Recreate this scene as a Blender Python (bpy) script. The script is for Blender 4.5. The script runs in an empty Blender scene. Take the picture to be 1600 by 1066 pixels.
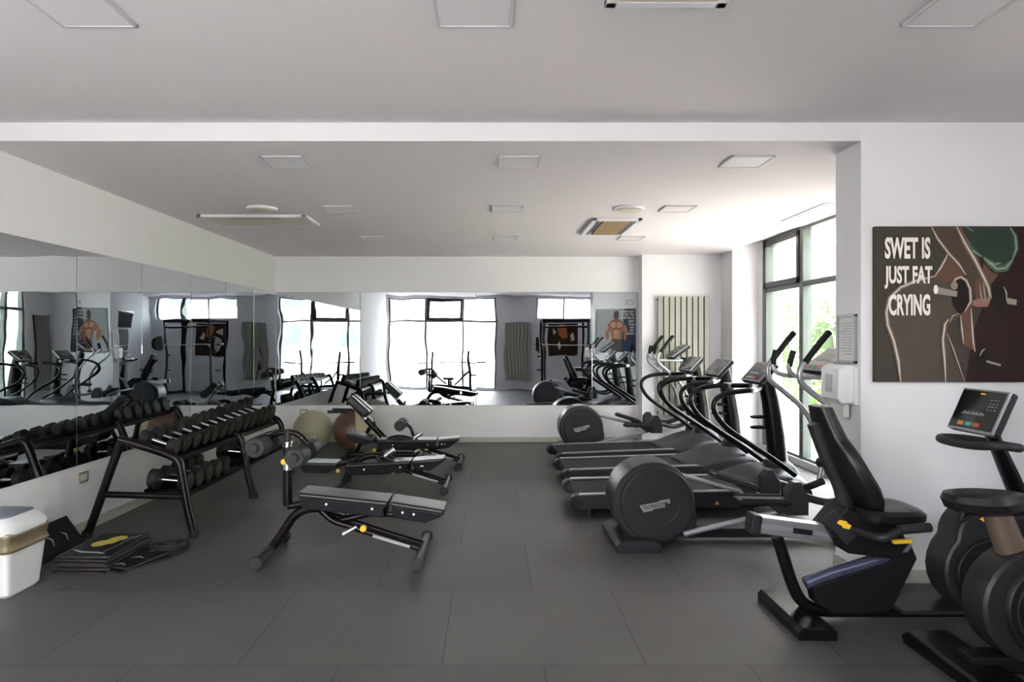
import bpy, bmesh, math, random
from mathutils import Vector, Matrix
random.seed(7)
PI = math.pi
COL = bpy.context.scene.collection
F = 1066.7; CX = 770.0; CY = 532.0; EYE = 1.59

# ------------------------------------------------------------------ helpers
def W(px, py, d):
    """photo pixel + depth -> metres"""
    return Vector(((px - CX) / F * d, d, EYE - (py - CY) / F * d))

def xz(pts, d):
    k = d / F
    return [((a - CX) * k, EYE - (b - CY) * k) for a, b in pts]

class MB:
    def __init__(s): s.bm = bmesh.new()
    def _take(s, b, M=None):
        if M is not None: bmesh.ops.transform(b, matrix=M, verts=b.verts)
        me = bpy.data.meshes.new('t'); b.to_mesh(me); b.free(); s.bm.from_mesh(me); bpy.data.meshes.remove(me)
        return s
    def box(s, x0, x1, y0, y1, z0, z1, bev=0, seg=2, M=None):
        b = bmesh.new(); bmesh.ops.create_cube(b, size=1)
        for v in b.verts:
            v.co = Vector(((x0+x1)/2 + v.co.x*(x1-x0), (y0+y1)/2 + v.co.y*(y1-y0), (z0+z1)/2 + v.co.z*(z1-z0)))
        if bev: bmesh.ops.bevel(b, geom=b.edges[:], offset=bev, segments=seg, profile=.6, affect='EDGES', clamp_overlap=True)
        return s._take(b, M)
    def obox(s, c, size, rot=(0,0,0), bev=0, seg=2):
        M = Matrix.Translation(Vector(c)) @ Matrix.Rotation(rot[2],4,'Z') @ Matrix.Rotation(rot[1],4,'Y') @ Matrix.Rotation(rot[0],4,'X')
        a, b, d = size
        return s.box(-a/2,a/2,-b/2,b/2,-d/2,d/2,bev,seg,M)
    def cyl(s, p0, p1, r, r2=None, seg=24, bev=0):
        p0 = Vector(p0); p1 = Vector(p1); h = (p1-p0).length
        b = bmesh.new(); bmesh.ops.create_cone(b, cap_ends=True, segments=seg, radius1=r, radius2=r if r2 is None else r2, depth=h)
        if bev:
            ed = [e for e in b.edges if abs(e.verts[0].co.z - e.verts[1].co.z) < 1e-6]
            bmesh.ops.bevel(b, geom=ed, offset=bev, segments=3, profile=.6, affect='EDGES')
        q = (p1-p0).to_track_quat('Z','Y').to_matrix().to_4x4()
        return s._take(b, Matrix.Translation((p0+p1)/2) @ q)
    def tube(s, pts, r, seg=12, sub=6, smooth=True, closed=False, ry=None):
        P = [Vector(p) for p in pts]
        if smooth and len(P) > 2:
            Q = []; n = len(P); rng = n if closed else n-1
            for i in range(rng):
                if closed: p0,p1,p2,p3 = P[(i-1)%n],P[i],P[(i+1)%n],P[(i+2)%n]
                else: p0,p1,p2,p3 = P[max(i-1,0)],P[i],P[i+1],P[min(i+2,n-1)]
                for k in range(sub):
                    t = k/sub
                    Q.append(.5*((2*p1)+(-p0+p2)*t+(2*p0-5*p1+4*p2-p3)*t*t+(-p0+3*p1-3*p2+p3)*t**3))
            if not closed: Q.append(P[-1])
            P = Q
        n = len(P); b = s.bm; rings = []
        up = None
        for i, p in enumerate(P):
            if closed: t = P[(i+1)%n]-P[(i-1)%n]
            else: t = P[min(i+1,n-1)]-P[max(i-1,0)]
            t.normalize()
            if up is None:
                up = Vector((0,1,0)) if abs(t.y) < .8 else Vector((0,0,1))
            a = (up - t*up.dot(t)).normalized(); c = t.cross(a); up = a
            rr = r[i*len(r)//n] if isinstance(r,(list,tuple)) else r
            r2 = ry if ry else rr
            rings.append([b.verts.new(p + a*math.cos(2*PI*k/seg)*rr + c*math.sin(2*PI*k/seg)*r2) for k in range(seg)])
        m = n if closed else n-1
        for i in range(m):
            A, B = rings[i], rings[(i+1)%n]
            for k in range(seg):
                b.faces.new((A[k],A[(k+1)%seg],B[(k+1)%seg],B[k]))
        if not closed:
            b.faces.new(rings[0][::-1]); b.faces.new(rings[-1])
        return s
    def prism(s, poly, a0, a1, axis='y', bev=0, seg=3):
        b = bmesh.new()
        def mk(u, v, a):
            return {'y': (u,a,v), 'x': (a,u,v), 'z': (u,v,a)}[axis]
        A = [b.verts.new(mk(u,v,a0)) for u,v in poly]; B = [b.verts.new(mk(u,v,a1)) for u,v in poly]
        n = len(poly); b.faces.new(A[::-1]); b.faces.new(B)
        caps = list(b.faces)
        for i in range(n): b.faces.new((A[i],A[(i+1)%n],B[(i+1)%n],B[i]))
        bmesh.ops.recalc_face_normals(b, faces=b.faces)
        if bev:
            ed = set(e for f in caps for e in f.edges)
            bmesh.ops.bevel(b, geom=list(ed), offset=bev, segments=seg, profile=.6, affect='EDGES', clamp_overlap=True)
        return s._take(b)
    def loft(s, secs, n=24, ex=3.0):
        """secs: (cx,cy,cz,hx,hy) rounded cross sections stacked"""
        b = s.bm; R = []
        for cx,cy,cz,hx,hy in secs:
            ring = []
            for k in range(n):
                a = 2*PI*k/n; ca, sa = math.cos(a), math.sin(a)
                ring.append(b.verts.new((cx+hx*math.copysign(abs(ca)**(2/ex),ca), cy+hy*math.copysign(abs(sa)**(2/ex),sa), cz)))
            R.append(ring)
        for A,B in zip(R,R[1:]):
            for k in range(n): b.faces.new((A[k],A[(k+1)%n],B[(k+1)%n],B[k]))
        b.faces.new(R[0][::-1]); b.faces.new(R[-1]); return s
    def ell(s, c, r, u=24, v=14, M=None):
        b = bmesh.new(); bmesh.ops.create_uvsphere(b, u_segments=u, v_segments=v, radius=1)
        for q in b.verts: q.co = Vector((q.co.x*r[0], q.co.y*r[1], q.co.z*r[2]))
        T = Matrix.Translation(Vector(c)) @ (M if M is not None else Matrix.Identity(4))
        return s._take(b, T)
    def torus(s, c, R, r, axis='y', n=32, m=10):
        pts = []
        for k in range(n):
            a = 2*PI*k/n; u, v = R*math.cos(a), R*math.sin(a)
            o = {'y': (u,0,v), 'x': (0,u,v), 'z': (u,v,0)}[axis]
            pts.append(Vector(c)+Vector(o))
        return s.tube(pts, r, seg=m, smooth=False, closed=True)
    def poly3(s, pts):
        s.bm.faces.new([s.bm.verts.new(p) for p in pts]); return s
    def xf(s, M):
        bmesh.ops.transform(s.bm, matrix=M, verts=s.bm.verts); return s

def build(name, mb, mat, parent=None, origin=(0,0,0), ang=35, label=None):
    me = bpy.data.meshes.new(name)
    if isinstance(origin, (tuple,list)): origin = Vector(origin)
    for v in mb.bm.verts: v.co -= origin
    bmesh.ops.recalc_face_normals(mb.bm, faces=mb.bm.faces) if len(mb.bm.faces) > 1 else None
    mb.bm.to_mesh(me); mb.bm.free()
    me.materials.append(mat)
    for p in me.polygons: p.use_smooth = True
    me.set_sharp_from_angle(angle=math.radians(ang))
    o = bpy.data.objects.new(name, me); COL.objects.link(o)
    if len(me.polygons) < 4000:
        wn = o.modifiers.new('weighted_normal','WEIGHTED_NORMAL'); wn.keep_sharp = True; wn.weight = 80
    if parent is not None: o.parent = parent
    if label: o['label'] = label
    return o

class Thing:
    def __init__(s, name, label, cat, origin, group=None):
        s.o = bpy.data.objects.new(name, None); COL.objects.link(s.o)
        s.o.empty_display_size = .1
        s.o.location = origin; s.org = Vector(origin)
        s.o['label'] = label; s.o['category'] = cat
        if group: s.o['group'] = group
    def part(s, name, mb, mat, label=None):
        return build(name, mb, mat, s.o, s.org, label=label)
    def sub(s, name, mb, mat, parent, label=None):
        return build(name, mb, mat, parent, s.org, label=label)

def single(name, mb, mat, label, cat, group=None, origin=(0,0,0)):
    o = build(name, mb, mat, None, origin); o.location = origin
    o['label'] = label; o['category'] = cat
    if group: o['group'] = group
    return o

def struct(name, mb, mat, parent=None):
    o = build(name, mb, mat, parent)
    if parent is None: o['kind'] = 'structure'
    return o

def copy_tree(o, parent=None):
    c = o.copy(); COL.objects.link(c)
    if parent is not None: c.parent = parent
    for ch in o.children: copy_tree(ch, c)
    return c

def dup(root, loc, label, rz=0):
    c = copy_tree(root); c.location = loc; c.rotation_euler = (0,0,rz); c['label'] = label
    return c

def srgb(h):
    h = h.lstrip('#'); v = [int(h[i:i+2],16)/255 for i in (0,2,4)]
    return tuple((x/12.92 if x <= .04045 else ((x+.055)/1.055)**2.4) for x in v) + (1,)

def mat(name, col, rough=.5, metal=0, var=.12, scale=12, bump=0, bscale=200, coat=0, spec=.5, dist=.002):
    m = bpy.data.materials.new(name); m.use_nodes = True
    nt = m.node_tree; b = nt.nodes['Principled BSDF']
    c = srgb(col) if isinstance(col, str) else col
    tc = nt.nodes.new('ShaderNodeTexCoord')
    n = nt.nodes.new('ShaderNodeTexNoise'); n.inputs['Scale'].default_value = scale; n.inputs['Detail'].default_value = 4
    nt.links.new(tc.outputs['Object'], n.inputs['Vector'])
    mx = nt.nodes.new('ShaderNodeMix'); mx.data_type = 'RGBA'
    mx.inputs[6].default_value = tuple(x*(1-var) for x in c[:3])+(1,)
    mx.inputs[7].default_value = tuple(min(1,x*(1+var)) for x in c[:3])+(1,)
    nt.links.new(n.outputs['Fac'], mx.inputs[0]); nt.links.new(mx.outputs[2], b.inputs['Base Color'])
    b.inputs['Roughness'].default_value = rough; b.inputs['Metallic'].default_value = metal
    b.inputs['Specular IOR Level'].default_value = spec
    if coat: b.inputs['Coat Weight'].default_value = coat
    if bump:
        n2 = nt.nodes.new('ShaderNodeTexNoise'); n2.inputs['Scale'].default_value = bscale
        nt.links.new(tc.outputs['Object'], n2.inputs['Vector'])
        bp = nt.nodes.new('ShaderNodeBump'); bp.inputs['Strength'].default_value = bump; bp.inputs['Distance'].default_value = dist
        nt.links.new(n2.outputs['Fac'], bp.inputs['Height']); nt.links.new(bp.outputs[0], b.inputs['Normal'])
    return m

M = {}
M['wall'] = mat('white_wall_paint', '#d8d7da', .85, var=.02, scale=3, bump=.1, bscale=90)
M['ceil'] = mat('ceiling_paint', '#dbd4d8', .9, var=.02, scale=2, bump=.08, bscale=60)
M['base'] = mat('baseboard_grey', '#a8aaa0', .5, var=.05)
M['tube'] = mat('dark_tube_paint', '#150f10', .3, .3, var=.1, spec=.28)
M['tubeb'] = mat('black_tube_paint', '#101013', .28, .3, var=.1, spec=.28)
M['vinyl'] = mat('black_vinyl', '#191919', .33, spec=.36, var=.1, bump=.15, bscale=300)
M['vside'] = mat('vinyl_side_panel', '#0e0e15', .5, var=.1, spec=.14)
M['foam'] = mat('foam_roller', '#27262a', .55, var=.1, bump=.25, bscale=250, spec=.28)
M['chrome'] = mat('chrome', '#d9d9d9', .18, 1, var=.03)
M['silver'] = mat('silver_paint', '#9a9ca2', .33, .6, var=.05)
M['alu'] = mat('brushed_aluminium', '#c4c6ca', .3, .9, var=.05)
M['rubber'] = mat('black_rubber', '#191917', .7, var=.15, bump=.2, spec=.28)
M['disc'] = mat('dumbbell_end_cap', '#2a2925', .55, var=.12, scale=25, spec=.28)
M['yellow'] = mat('yellow_plastic', '#e0b12c', .4, var=.05)
M['orange'] = mat('orange_plastic', '#d27a2a', .45, var=.05)
M['plastic'] = mat('charcoal_plastic', '#222124', .42, var=.1, scale=8, bump=.1, bscale=400, spec=.28)
M['plastic2'] = mat('graphite_plastic', '#27262a', .36, var=.08, spec=.28)
M['black'] = mat('matt_black_plastic', '#121215', .45, var=.1, spec=.28)
M['belt'] = mat('running_belt_rubber', '#131213', .75, var=.15, bump=.3, bscale=400, spec=.28)
M['screen'] = mat('dark_glass_screen', '#0e0d10', .12, var=.05)
M['white'] = mat('white_plastic', '#cfd0d0', .35, var=.03)
M['whitep'] = mat('panel_white', '#dddade', .5, var=.02)
M['bag'] = mat('bin_liner_film', '#6f6249', .4, var=.35, scale=18, bump=.6, bscale=25, dist=.01)
M['flap'] = mat('grey_flap', '#6f7480', .4, var=.05)
M['rad'] = mat('olive_radiator_paint', '#8b8b80', .35, .1, var=.04)
M['raddark'] = mat('radiator_gap_shadow_paint', '#2c2a22', .6)
M['frame'] = mat('window_frame_green_grey', '#4c5650', .4, .1, var=.06)
M['framed'] = mat('window_sash_black', '#23262a', .4, .1, var=.06)
M['cream'] = mat('cream_vent_plastic', '#cdc6b4', .5, var=.04)
M['filter'] = mat('brown_filter_mesh', '#8d7450', .8, var=.15, scale=60)
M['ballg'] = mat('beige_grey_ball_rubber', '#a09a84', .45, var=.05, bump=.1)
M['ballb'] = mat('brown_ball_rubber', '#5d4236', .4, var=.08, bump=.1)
M['paper'] = mat('paper', '#c9c9c6', .7, var=.05)
M['lframe'] = mat('light_frame_white', '#c2bfc3', .5, var=.02)
M['pframe'] = mat('grey_frame', '#98999c', .35, .4, var=.04)
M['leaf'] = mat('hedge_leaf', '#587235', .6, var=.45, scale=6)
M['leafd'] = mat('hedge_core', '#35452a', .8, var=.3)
M['pave'] = mat('pale_paving', '#cfcbc2', .85, var=.08, scale=3)
M['asphalt'] = mat('asphalt', '#7c7c7a', .9, var=.1, scale=3)
M['bld'] = mat('pale_render', '#d8d6d2', .9, var=.04, scale=1)
M['bldw'] = mat('building_window', '#4a5058', .3, var=.1)
M['outlet'] = mat('outlet_cover', '#8f866a', .4, .2, var=.1)

def mirror_mat():
    m = bpy.data.materials.new('mirror_glass'); m.use_nodes = True; nt = m.node_tree; b = nt.nodes['Principled BSDF']
    b.inputs['Base Color'].default_value = (.63,.67,.70,1); b.inputs['Metallic'].default_value = 1; b.inputs['Roughness'].default_value = .004
    tc = nt.nodes.new('ShaderNodeTexCoord'); n = nt.nodes.new('ShaderNodeTexNoise'); n.inputs['Scale'].default_value = 1.6; n.inputs['Detail'].default_value = 1
    bp = nt.nodes.new('ShaderNodeBump'); bp.inputs['Strength'].default_value = .5; bp.inputs['Distance'].default_value = .0036
    nt.links.new(tc.outputs['Object'], n.inputs['Vector']); nt.links.new(n.outputs['Fac'], bp.inputs['Height']); nt.links.new(bp.outputs[0], b.inputs['Normal'])
    return m
M['mirror'] = mirror_mat()

def glass_mat():
    m = bpy.data.materials.new('window_glass'); m.use_nodes = True; nt = m.node_tree; nt.nodes.clear()
    o = nt.nodes.new('ShaderNodeOutputMaterial'); t = nt.nodes.new('ShaderNodeBsdfTransparent'); g = nt.nodes.new('ShaderNodeBsdfGlossy')
    n = nt.nodes.new('ShaderNodeTexNoise'); n.inputs['Scale'].default_value = 3
    r = nt.nodes.new('ShaderNodeMapRange'); r.inputs[3].default_value = 0.0; r.inputs[4].default_value = .02
    nt.links.new(n.outputs['Fac'], r.inputs[0]); nt.links.new(r.outputs[0], g.inputs['Roughness'])
    t.inputs[0].default_value = (.95,.95,.95,1); lw = nt.nodes.new('ShaderNodeLayerWeight'); lw.inputs[0].default_value = .5
    pw = nt.nodes.new('ShaderNodeMath'); pw.operation = 'POWER'; pw.inputs[1].default_value = 5; nt.links.new(lw.outputs['Facing'], pw.inputs[0])
    f = nt.nodes.new('ShaderNodeMath'); f.operation = 'MULTIPLY_ADD'; f.inputs[1].default_value = .6; f.inputs[2].default_value = .03; nt.links.new(pw.outputs[0], f.inputs[0])
    x = nt.nodes.new('ShaderNodeMixShader')
    nt.links.new(f.outputs[0], x.inputs[0]); nt.links.new(t.outputs[0], x.inputs[1]); nt.links.new(g.outputs[0], x.inputs[2]); nt.links.new(x.outputs[0], o.inputs[0])
    return m
M['glass'] = glass_mat()

def floor_mat():
    m = bpy.data.materials.new('rubber_floor_tiles'); m.use_nodes = True; nt = m.node_tree; b = nt.nodes['Principled BSDF']
    L = nt.links.new
    tc = nt.nodes.new('ShaderNodeTexCoord'); mp = nt.nodes.new('ShaderNodeMapping')
    mp.inputs['Location'].default_value = (.25+.0, -.34+.0, 0)
    L(tc.outputs['Object'], mp.inputs['Vector'])
    br = nt.nodes.new('ShaderNodeTexBrick'); br.offset = .5; br.offset_frequency = 2; br.squash = 1
    br.inputs['Scale'].default_value = 1; br.inputs['Brick Width'].default_value = 1; br.inputs['Row Height'].default_value = 1
    br.inputs['Mortar Size'].default_value = .004; br.inputs['Mortar Smooth'].default_value = .3
    br.inputs['Color1'].default_value = srgb('#4d4c4a'); br.inputs['Color2'].default_value = srgb('#434240'); br.inputs['Mortar'].default_value = srgb('#262524')
    L(mp.outputs[0], br.inputs['Vector'])
    n = nt.nodes.new('ShaderNodeTexNoise'); n.inputs['Scale'].default_value = 140; n.inputs['Detail'].default_value = 5; L(tc.outputs['Object'], n.inputs['Vector'])
    n3 = nt.nodes.new('ShaderNodeTexNoise'); n3.inputs['Scale'].default_value = 1.3; n3.inputs['Detail'].default_value = 5; L(tc.outputs['Object'], n3.inputs['Vector'])
    rp = nt.nodes.new('ShaderNodeMapRange'); rp.inputs[1].default_value=.3; rp.inputs[2].default_value=.7; rp.inputs[3].default_value=.75; rp.inputs[4].default_value=1.25
    L(n.outputs['Fac'], rp.inputs[0])
    rp3 = nt.nodes.new('ShaderNodeMapRange'); rp3.inputs[1].default_value=.3; rp3.inputs[2].default_value=.7; rp3.inputs[3].default_value=.9; rp3.inputs[4].default_value=1.12
    L(n3.outputs['Fac'], rp3.inputs[0])
    mu = nt.nodes.new('ShaderNodeMath'); mu.operation='MULTIPLY'; L(rp.outputs[0], mu.inputs[0]); L(rp3.outputs[0], mu.inputs[1])
    hs = nt.nodes.new('ShaderNodeHueSaturation'); L(br.outputs['Color'], hs.inputs['Color']); L(mu.outputs[0], hs.inputs['Value'])
    L(hs.outputs[0], b.inputs['Base Color'])
    b.inputs['Roughness'].default_value = .5; b.inputs['Specular IOR Level'].default_value = .5
    bp = nt.nodes.new('ShaderNodeBump'); bp.inputs['Strength'].default_value = .3; bp.inputs['Distance'].default_value = .003
    ad = nt.nodes.new('ShaderNodeMath'); ad.operation='SUBTRACT'; L(n.outputs['Fac'], ad.inputs[0]); L(br.outputs['Fac'], ad.inputs[1])
    L(ad.outputs[0], bp.inputs['Height']); L(bp.outputs[0], b.inputs['Normal'])
    return m
M['floor'] = floor_mat()

def text_mb(s, w, h, to3d, weight=.0, align='fit'):
    """lettering outline as flat faces filling w x h, mapped by to3d(u, v)"""
    cu = bpy.data.curves.new('t', 'FONT'); cu.body = s; cu.offset = weight; cu.resolution_u = 3
    o = bpy.data.objects.new('t', cu); COL.objects.link(o)
    bpy.context.view_layer.update()
    me = bpy.data.meshes.new_from_object(o.evaluated_get(bpy.context.evaluated_depsgraph_get()))
    mb = MB(); mb.bm.from_mesh(me)
    xs = [v.co.x for v in mb.bm.verts]; ys = [v.co.y for v in mb.bm.verts]
    x0,x1,y0,y1 = min(xs),max(xs),min(ys),max(ys)
    for v in mb.bm.verts:
        v.co = to3d((v.co.x-x0)/(x1-x0)*w, (v.co.y-y0)/(y1-y0)*h)
    bpy.data.objects.remove(o); bpy.data.curves.remove(cu); bpy.data.meshes.remove(me)
    return mb

# ------------------------------------------------------------------ room shell
XL, XR, YB, YF = -3.4, 3.87, 10.67, -.55
YP, TP = 4.48, .33          # partition wall with the poster
ZR, ZF = 2.90, 3.02         # rear and front ceiling heights
fl = MB().box(-3.7, 4.4, -.9, 11.1, -.2, 0)
struct('floor', fl, M['floor'])
c = MB()
c.box(-3.7, 3.49, YP+.03, 11.1, ZR, 3.4)
c.box(3.49, 4.2, YP+TP, 11.1, ZF, 3.4)
c.box(-3.7, 4.4, -.9, YP, ZF, 3.4)
struct('ceiling', c, M['ceil'])
struct('trim_1', MB().box(-3.7, 2.42, YP+.002, YP+.04, ZR-.001, 3.03), M['wall'])
struct('wall_back', MB().box(-3.7, 4.2, YB, 11.1, 0, 3.02).box(2.28, 3.88, 10.43, YB+.01, 0, 2.905), M['wall'])
w = MB(); w.box(-3.7, XL, -.55, YB+.02, 0, 3.02)
struct('wall_left', w, M['wall'])
# right wall with window bay
w = MB(); w.box(XR, 4.17, 9.83, YB+.01, 0, 3.03); w.box(XR, 4.17, YP+TP-.3, 5.8, 0, 3.03)
w.box(XR, 4.17, 5.79, 9.84, 0, .09)
struct('wall_right', w, M['wall'])
struct('wall_partition', MB().box(2.416, 4.21, YP, YP+TP, 0, 3.025), M['wall'])
struct('wall_column', MB().box(3.49, XR+.01, 9.95, 10.44, 0, 3.025), M['wall'])
struct('wall_side_front', MB().box(4.2, 4.4, -.9, 2.2, 0, 3.03).box(4.2, 4.4, 2.8, YP+TP, 0, 3.03).box(4.2, 4.4, 2.19, 2.81, 0, 1.0).box(4.2, 4.4, 2.19, 2.81, 2.3, 3.03), M['wall'])
# wall behind the camera
w = MB()
w.box(-3.7, -3.35, -.9, YF, 0, 3.03); w.box(.1, 1.4, -.9, YF, 0, 3.03); w.box(4.05, 4.4, -.9, YF, 0, 3.03)
w.box(-3.36, .11, -.9, YF, 0, .05); w.box(-3.36, .11, -.9, YF, 2.95, 3.03)
w.box(1.39, 4.06, -.9, YF, 0, 2.26); w.box(1.39, 4.06, -.9, YF, 2.95, 3.03)
struct('wall_front', w, M['wall'])
# baseboards
struct('baseboard_back', MB().box(XL, 2.28, YB-.015, YB+.01, 0, .08, .004).box(2.28,3.87,10.415,10.44,0,.08,.004), M['base'])
struct('baseboard_left', MB().box(XL-.01, XL+.015, YF, YB, 0, .085, .004), M['base'])
struct('baseboard_partition', MB().box(2.402, 4.2, YP-.015, YP+.01, 0, .085, .004).box(2.401, 2.42, YP-.015, YP+TP+.014, 0, .085, .004).box(2.402,XR,YP+TP,YP+TP+.014,0,.085,.004), M['base'])

def box_uv(mb, axis, p, t, u0, u1, z0, z1, bev=.004):
    if axis == 'x': mb.box(p, p+t, u0, u1, z0, z1, bev)
    else: mb.box(u0, u1, p, p+t, z0, z1, bev)

def window(name, axis, p, t, us, zs, fw=.06, sash=(), wide=()):
    """frame grid at us x zs; p = plane position, t = thickness"""
    root = bpy.data.objects.new(name, None); COL.objects.link(root); root['kind'] = 'structure'
    u0, u1, z0, z1 = us[0], us[-1], zs[0], zs[-1]
    f = MB()
    for z in zs: box_uv(f, axis, p, t, u0, u1, max(z-fw/2,z0), min(z+fw/2,z1))
    for i, u in enumerate(us):
        ww = fw*1.6 if i in wide else fw
        a, b = (u, u+ww) if i == 0 else ((u-ww, u) if i == len(us)-1 else (u-ww/2, u+ww/2))
        box_uv(f, axis, p-.01, t+.02, a, b, z0, z1)
    build('window_frame', f, M['frame'], root)
    for i in range(len(us)-1):
        for j in range(len(zs)-1):
            g = MB(); box_uv(g, axis, p+t/2, .006, us[i]+.02, us[i+1]-.02, zs[j]+.02, zs[j+1]-.02, 0)
            pn = build('pane', g, M['glass'], root)
            if (i,j) in sash:
                s = MB(); a,b,c0,d0 = us[i]+.035, us[i+1]-.035, zs[j]+.03, zs[j+1]-.03; q = .075
                box_uv(s,axis,p-.025,t+.03,a,b,c0,c0+q); box_uv(s,axis,p-.025,t+.03,a,b,d0-q,d0)
                box_uv(s,axis,p-.025,t+.03,a,a+q,c0,d0); box_uv(s,axis,p-.025,t+.03,b-q,b,c0,d0)
                build('sash', s, M['framed'], root)
    return root
window('window_1', 'x', XR+.03, .09, [5.8, 6.35, 7.45, 8.62, 9.83], [.09, 2.3, 3.02], .07, sash=((3,1),), wide=(2,3,4))
window('window_2', 'y', -.72, .08, [-3.35, -2.15, -.95, .1], [.05, 2.2, 2.95], .06, sash=((1,1),))
window('window_3', 'y', -.72, .08, [1.4, 2.3, 3.2, 4.05], [2.26, 2.95], .05)
window('window_added_light', 'x', 4.24, .08, [2.2, 2.8], [1.0, 2.3], .06)  # unseen window added to brighten the front right

# ------------------------------------------------------------------ mirrors
def mirror_panel(axis, u0, u1, label):
    t = Thing('mirror_panel', label, 'mirror', (0,0,0), 'wall mirror panels')
    g = .003
    o = (XL, (u0+u1)/2, .565) if axis == 'x' else ((u0+u1)/2, YB, .565)
    t.org = Vector(o); t.o.location = o
    m = MB(); e = MB()
    if axis == 'x':
        m.box(XL, XL+.012, u0+g, u1-g, .565, 2.335, .002, 1)
        for a in (u0, u1): e.box(XL, XL+.008, a-g, a+g, .565, 2.335)
    else:
        m.box(u0+g, u1-g, YB-.012, YB, .575, 2.345, .002, 1)
        for a in (u0, u1): e.box(a-g, a+g, YB-.008, YB, .575, 2.345)
    t.part('mirror_glass', m, M['mirror'])
    t.part('edge_strip', e, M['lframe'])
ys = [3.9, 4.53, 5.56, 6.59, 7.64, 8.66, 9.68, 10.655]
nm = ['nearest, cut by the photo edge', 'second from the photo edge, behind the rack end', 'third from photo edge, above the near dumbbells',
      'fourth from the photo edge, above the rack middle', 'fifth from photo edge, above the far dumbbells', 'sixth from photo edge, above the far rack end', 'last before the room corner']
for i in range(7): mirror_panel('x', ys[i], ys[i+1], 'frameless mirror panel on left wall, ' + nm[i])
bx = [-3.385, -2.07, -.26, 1.55, 2.275]
nb = ['first from the left room corner', 'second from the left, above the stability balls', 'wide, showing the bright windows and grey radiator', 'narrow, at the right end beside the real radiator']
for i in range(4): mirror_panel('y', bx[i], bx[i+1], 'frameless mirror panel on back wall, ' + nb[i])

# ------------------------------------------------------------------ ceiling fittings
def panel_light(x, y, s, z, where):
    t = Thing('ceiling_light', 'square white recessed ceiling light, ' + where, 'ceiling light', (x,y,z), 'square ceiling lights')
    f = MB(); h = s/2; q = .014
    f.box(x-h,x+h,y-h,y-h+q,z-.012,z,.002).box(x-h,x+h,y+h-q,y+h,z-.012,z,.002).box(x-h,x-h+q,y-h,y+h,z-.012,z,.002).box(x+h-q,x+h,y-h,y+h,z-.012,z,.002)
    t.part('light_frame', f, M['lframe'])
    t.part('diffuser', MB().box(x-h+q,x+h-q,y-h+q,y+h-q,z-.008,z), M['whitep'])
cols = ['left', 'middle', 'right']
for (yy, nmr, xs3) in ((4.99,'nearest row of the lower ceiling',(-1.50,.19,1.85)), (6.78,'second row of the lower ceiling',(-1.52,.146,1.83)), (8.73,'far row of the lower ceiling',(-1.53,.16,1.76))):
    for k in range(3): panel_light(xs3[k], yy, .31, ZR, f'{cols[k]} of the {nmr}')
for k, x in enumerate((-1.78, -.08, 2.02)):
    panel_light(x, 2.93, .34, ZF, f'{cols[k]} of the front row at the top photo edge')

def cassette(x0,x1,y0,y1,z,label,kind):
    t = Thing('ceiling_vent', label, 'ceiling vent', ((x0+x1)/2,(y0+y1)/2,z))
    f = MB(); q = .05
    f.box(x0,x1,y0,y0+q,z-.03,z,.006).box(x0,x1,y1-q,y1,z-.03,z,.006).box(x0,x0+q,y0,y1,z-.03,z,.006).box(x1-q,x1,y0,y1,z-.03,z,.006)
    t.part('vent_frame', f, M['whitep'])
    if kind == 'filter':
        t.part('filter_panel', MB().box(x0+.13,x1-.1,y0+q,y1-q,z-.026,z-.004,.003), M['filter'], 'brown mesh filter')
        s = MB()
        for a in (x0+.06, x0+.09, x1-.085, x1-.065): s.box(a,a+.012,y0+q,y1-q,z-.024,z-.002)
        t.part('louvre', s, M['pframe'])
    else:
        t.part('cover_panel', MB().box(x0+q,x1-q,y0+q,y1-q,z-.028,z-.004,.003), M['cream'], 'cream cover panel')
        t.part('air_slot', MB().box(x0+.3,x1-.3,y0+.07,y0+.12,z-.031,z-.027), M['pframe'])
cassette(-3.08,-1.94,7.09,7.68,ZR,'long cream air conditioning cover on ceiling near left wall','cover')
cassette(1.07,1.60,7.3,8.37,ZR,'white framed ceiling vent with brown filter near the window side','filter')
cassette(.47,.98,2.2,2.88,ZF,'pale vent cut off by the top edge of the photo','cover')
t = Thing('ceiling_grille', 'narrow white ceiling grille next to the tall right window', 'ceiling grille', (3.25,7.0,ZR))
t.part('grille_frame', MB().box(3.16,3.40,6.5,7.5,ZR-.01,ZR,.003), M['whitep'])
t.part('slat', MB().box(3.20,3.36,6.55,7.45,ZR-.014,ZR-.008,.002), M['pframe'])
for x, wh in ((-2.28,'left, in front of the long cream cover'), (1.35,'right, in front of the brown filter vent')):
    t = Thing('ceiling_speaker', 'round flat white ceiling speaker, ' + wh, 'ceiling speaker', (x,6.75,ZR), 'round ceiling speakers')
    t.part('rim', MB().cyl((x,6.75,ZR-.025),(x,6.75,ZR),.145,.15,40,.006), M['whitep'])
    t.part('grille', MB().cyl((x,6.75,ZR-.03),(x,6.75,ZR-.02),.12,.12,40,.003), M['cream'])

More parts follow.
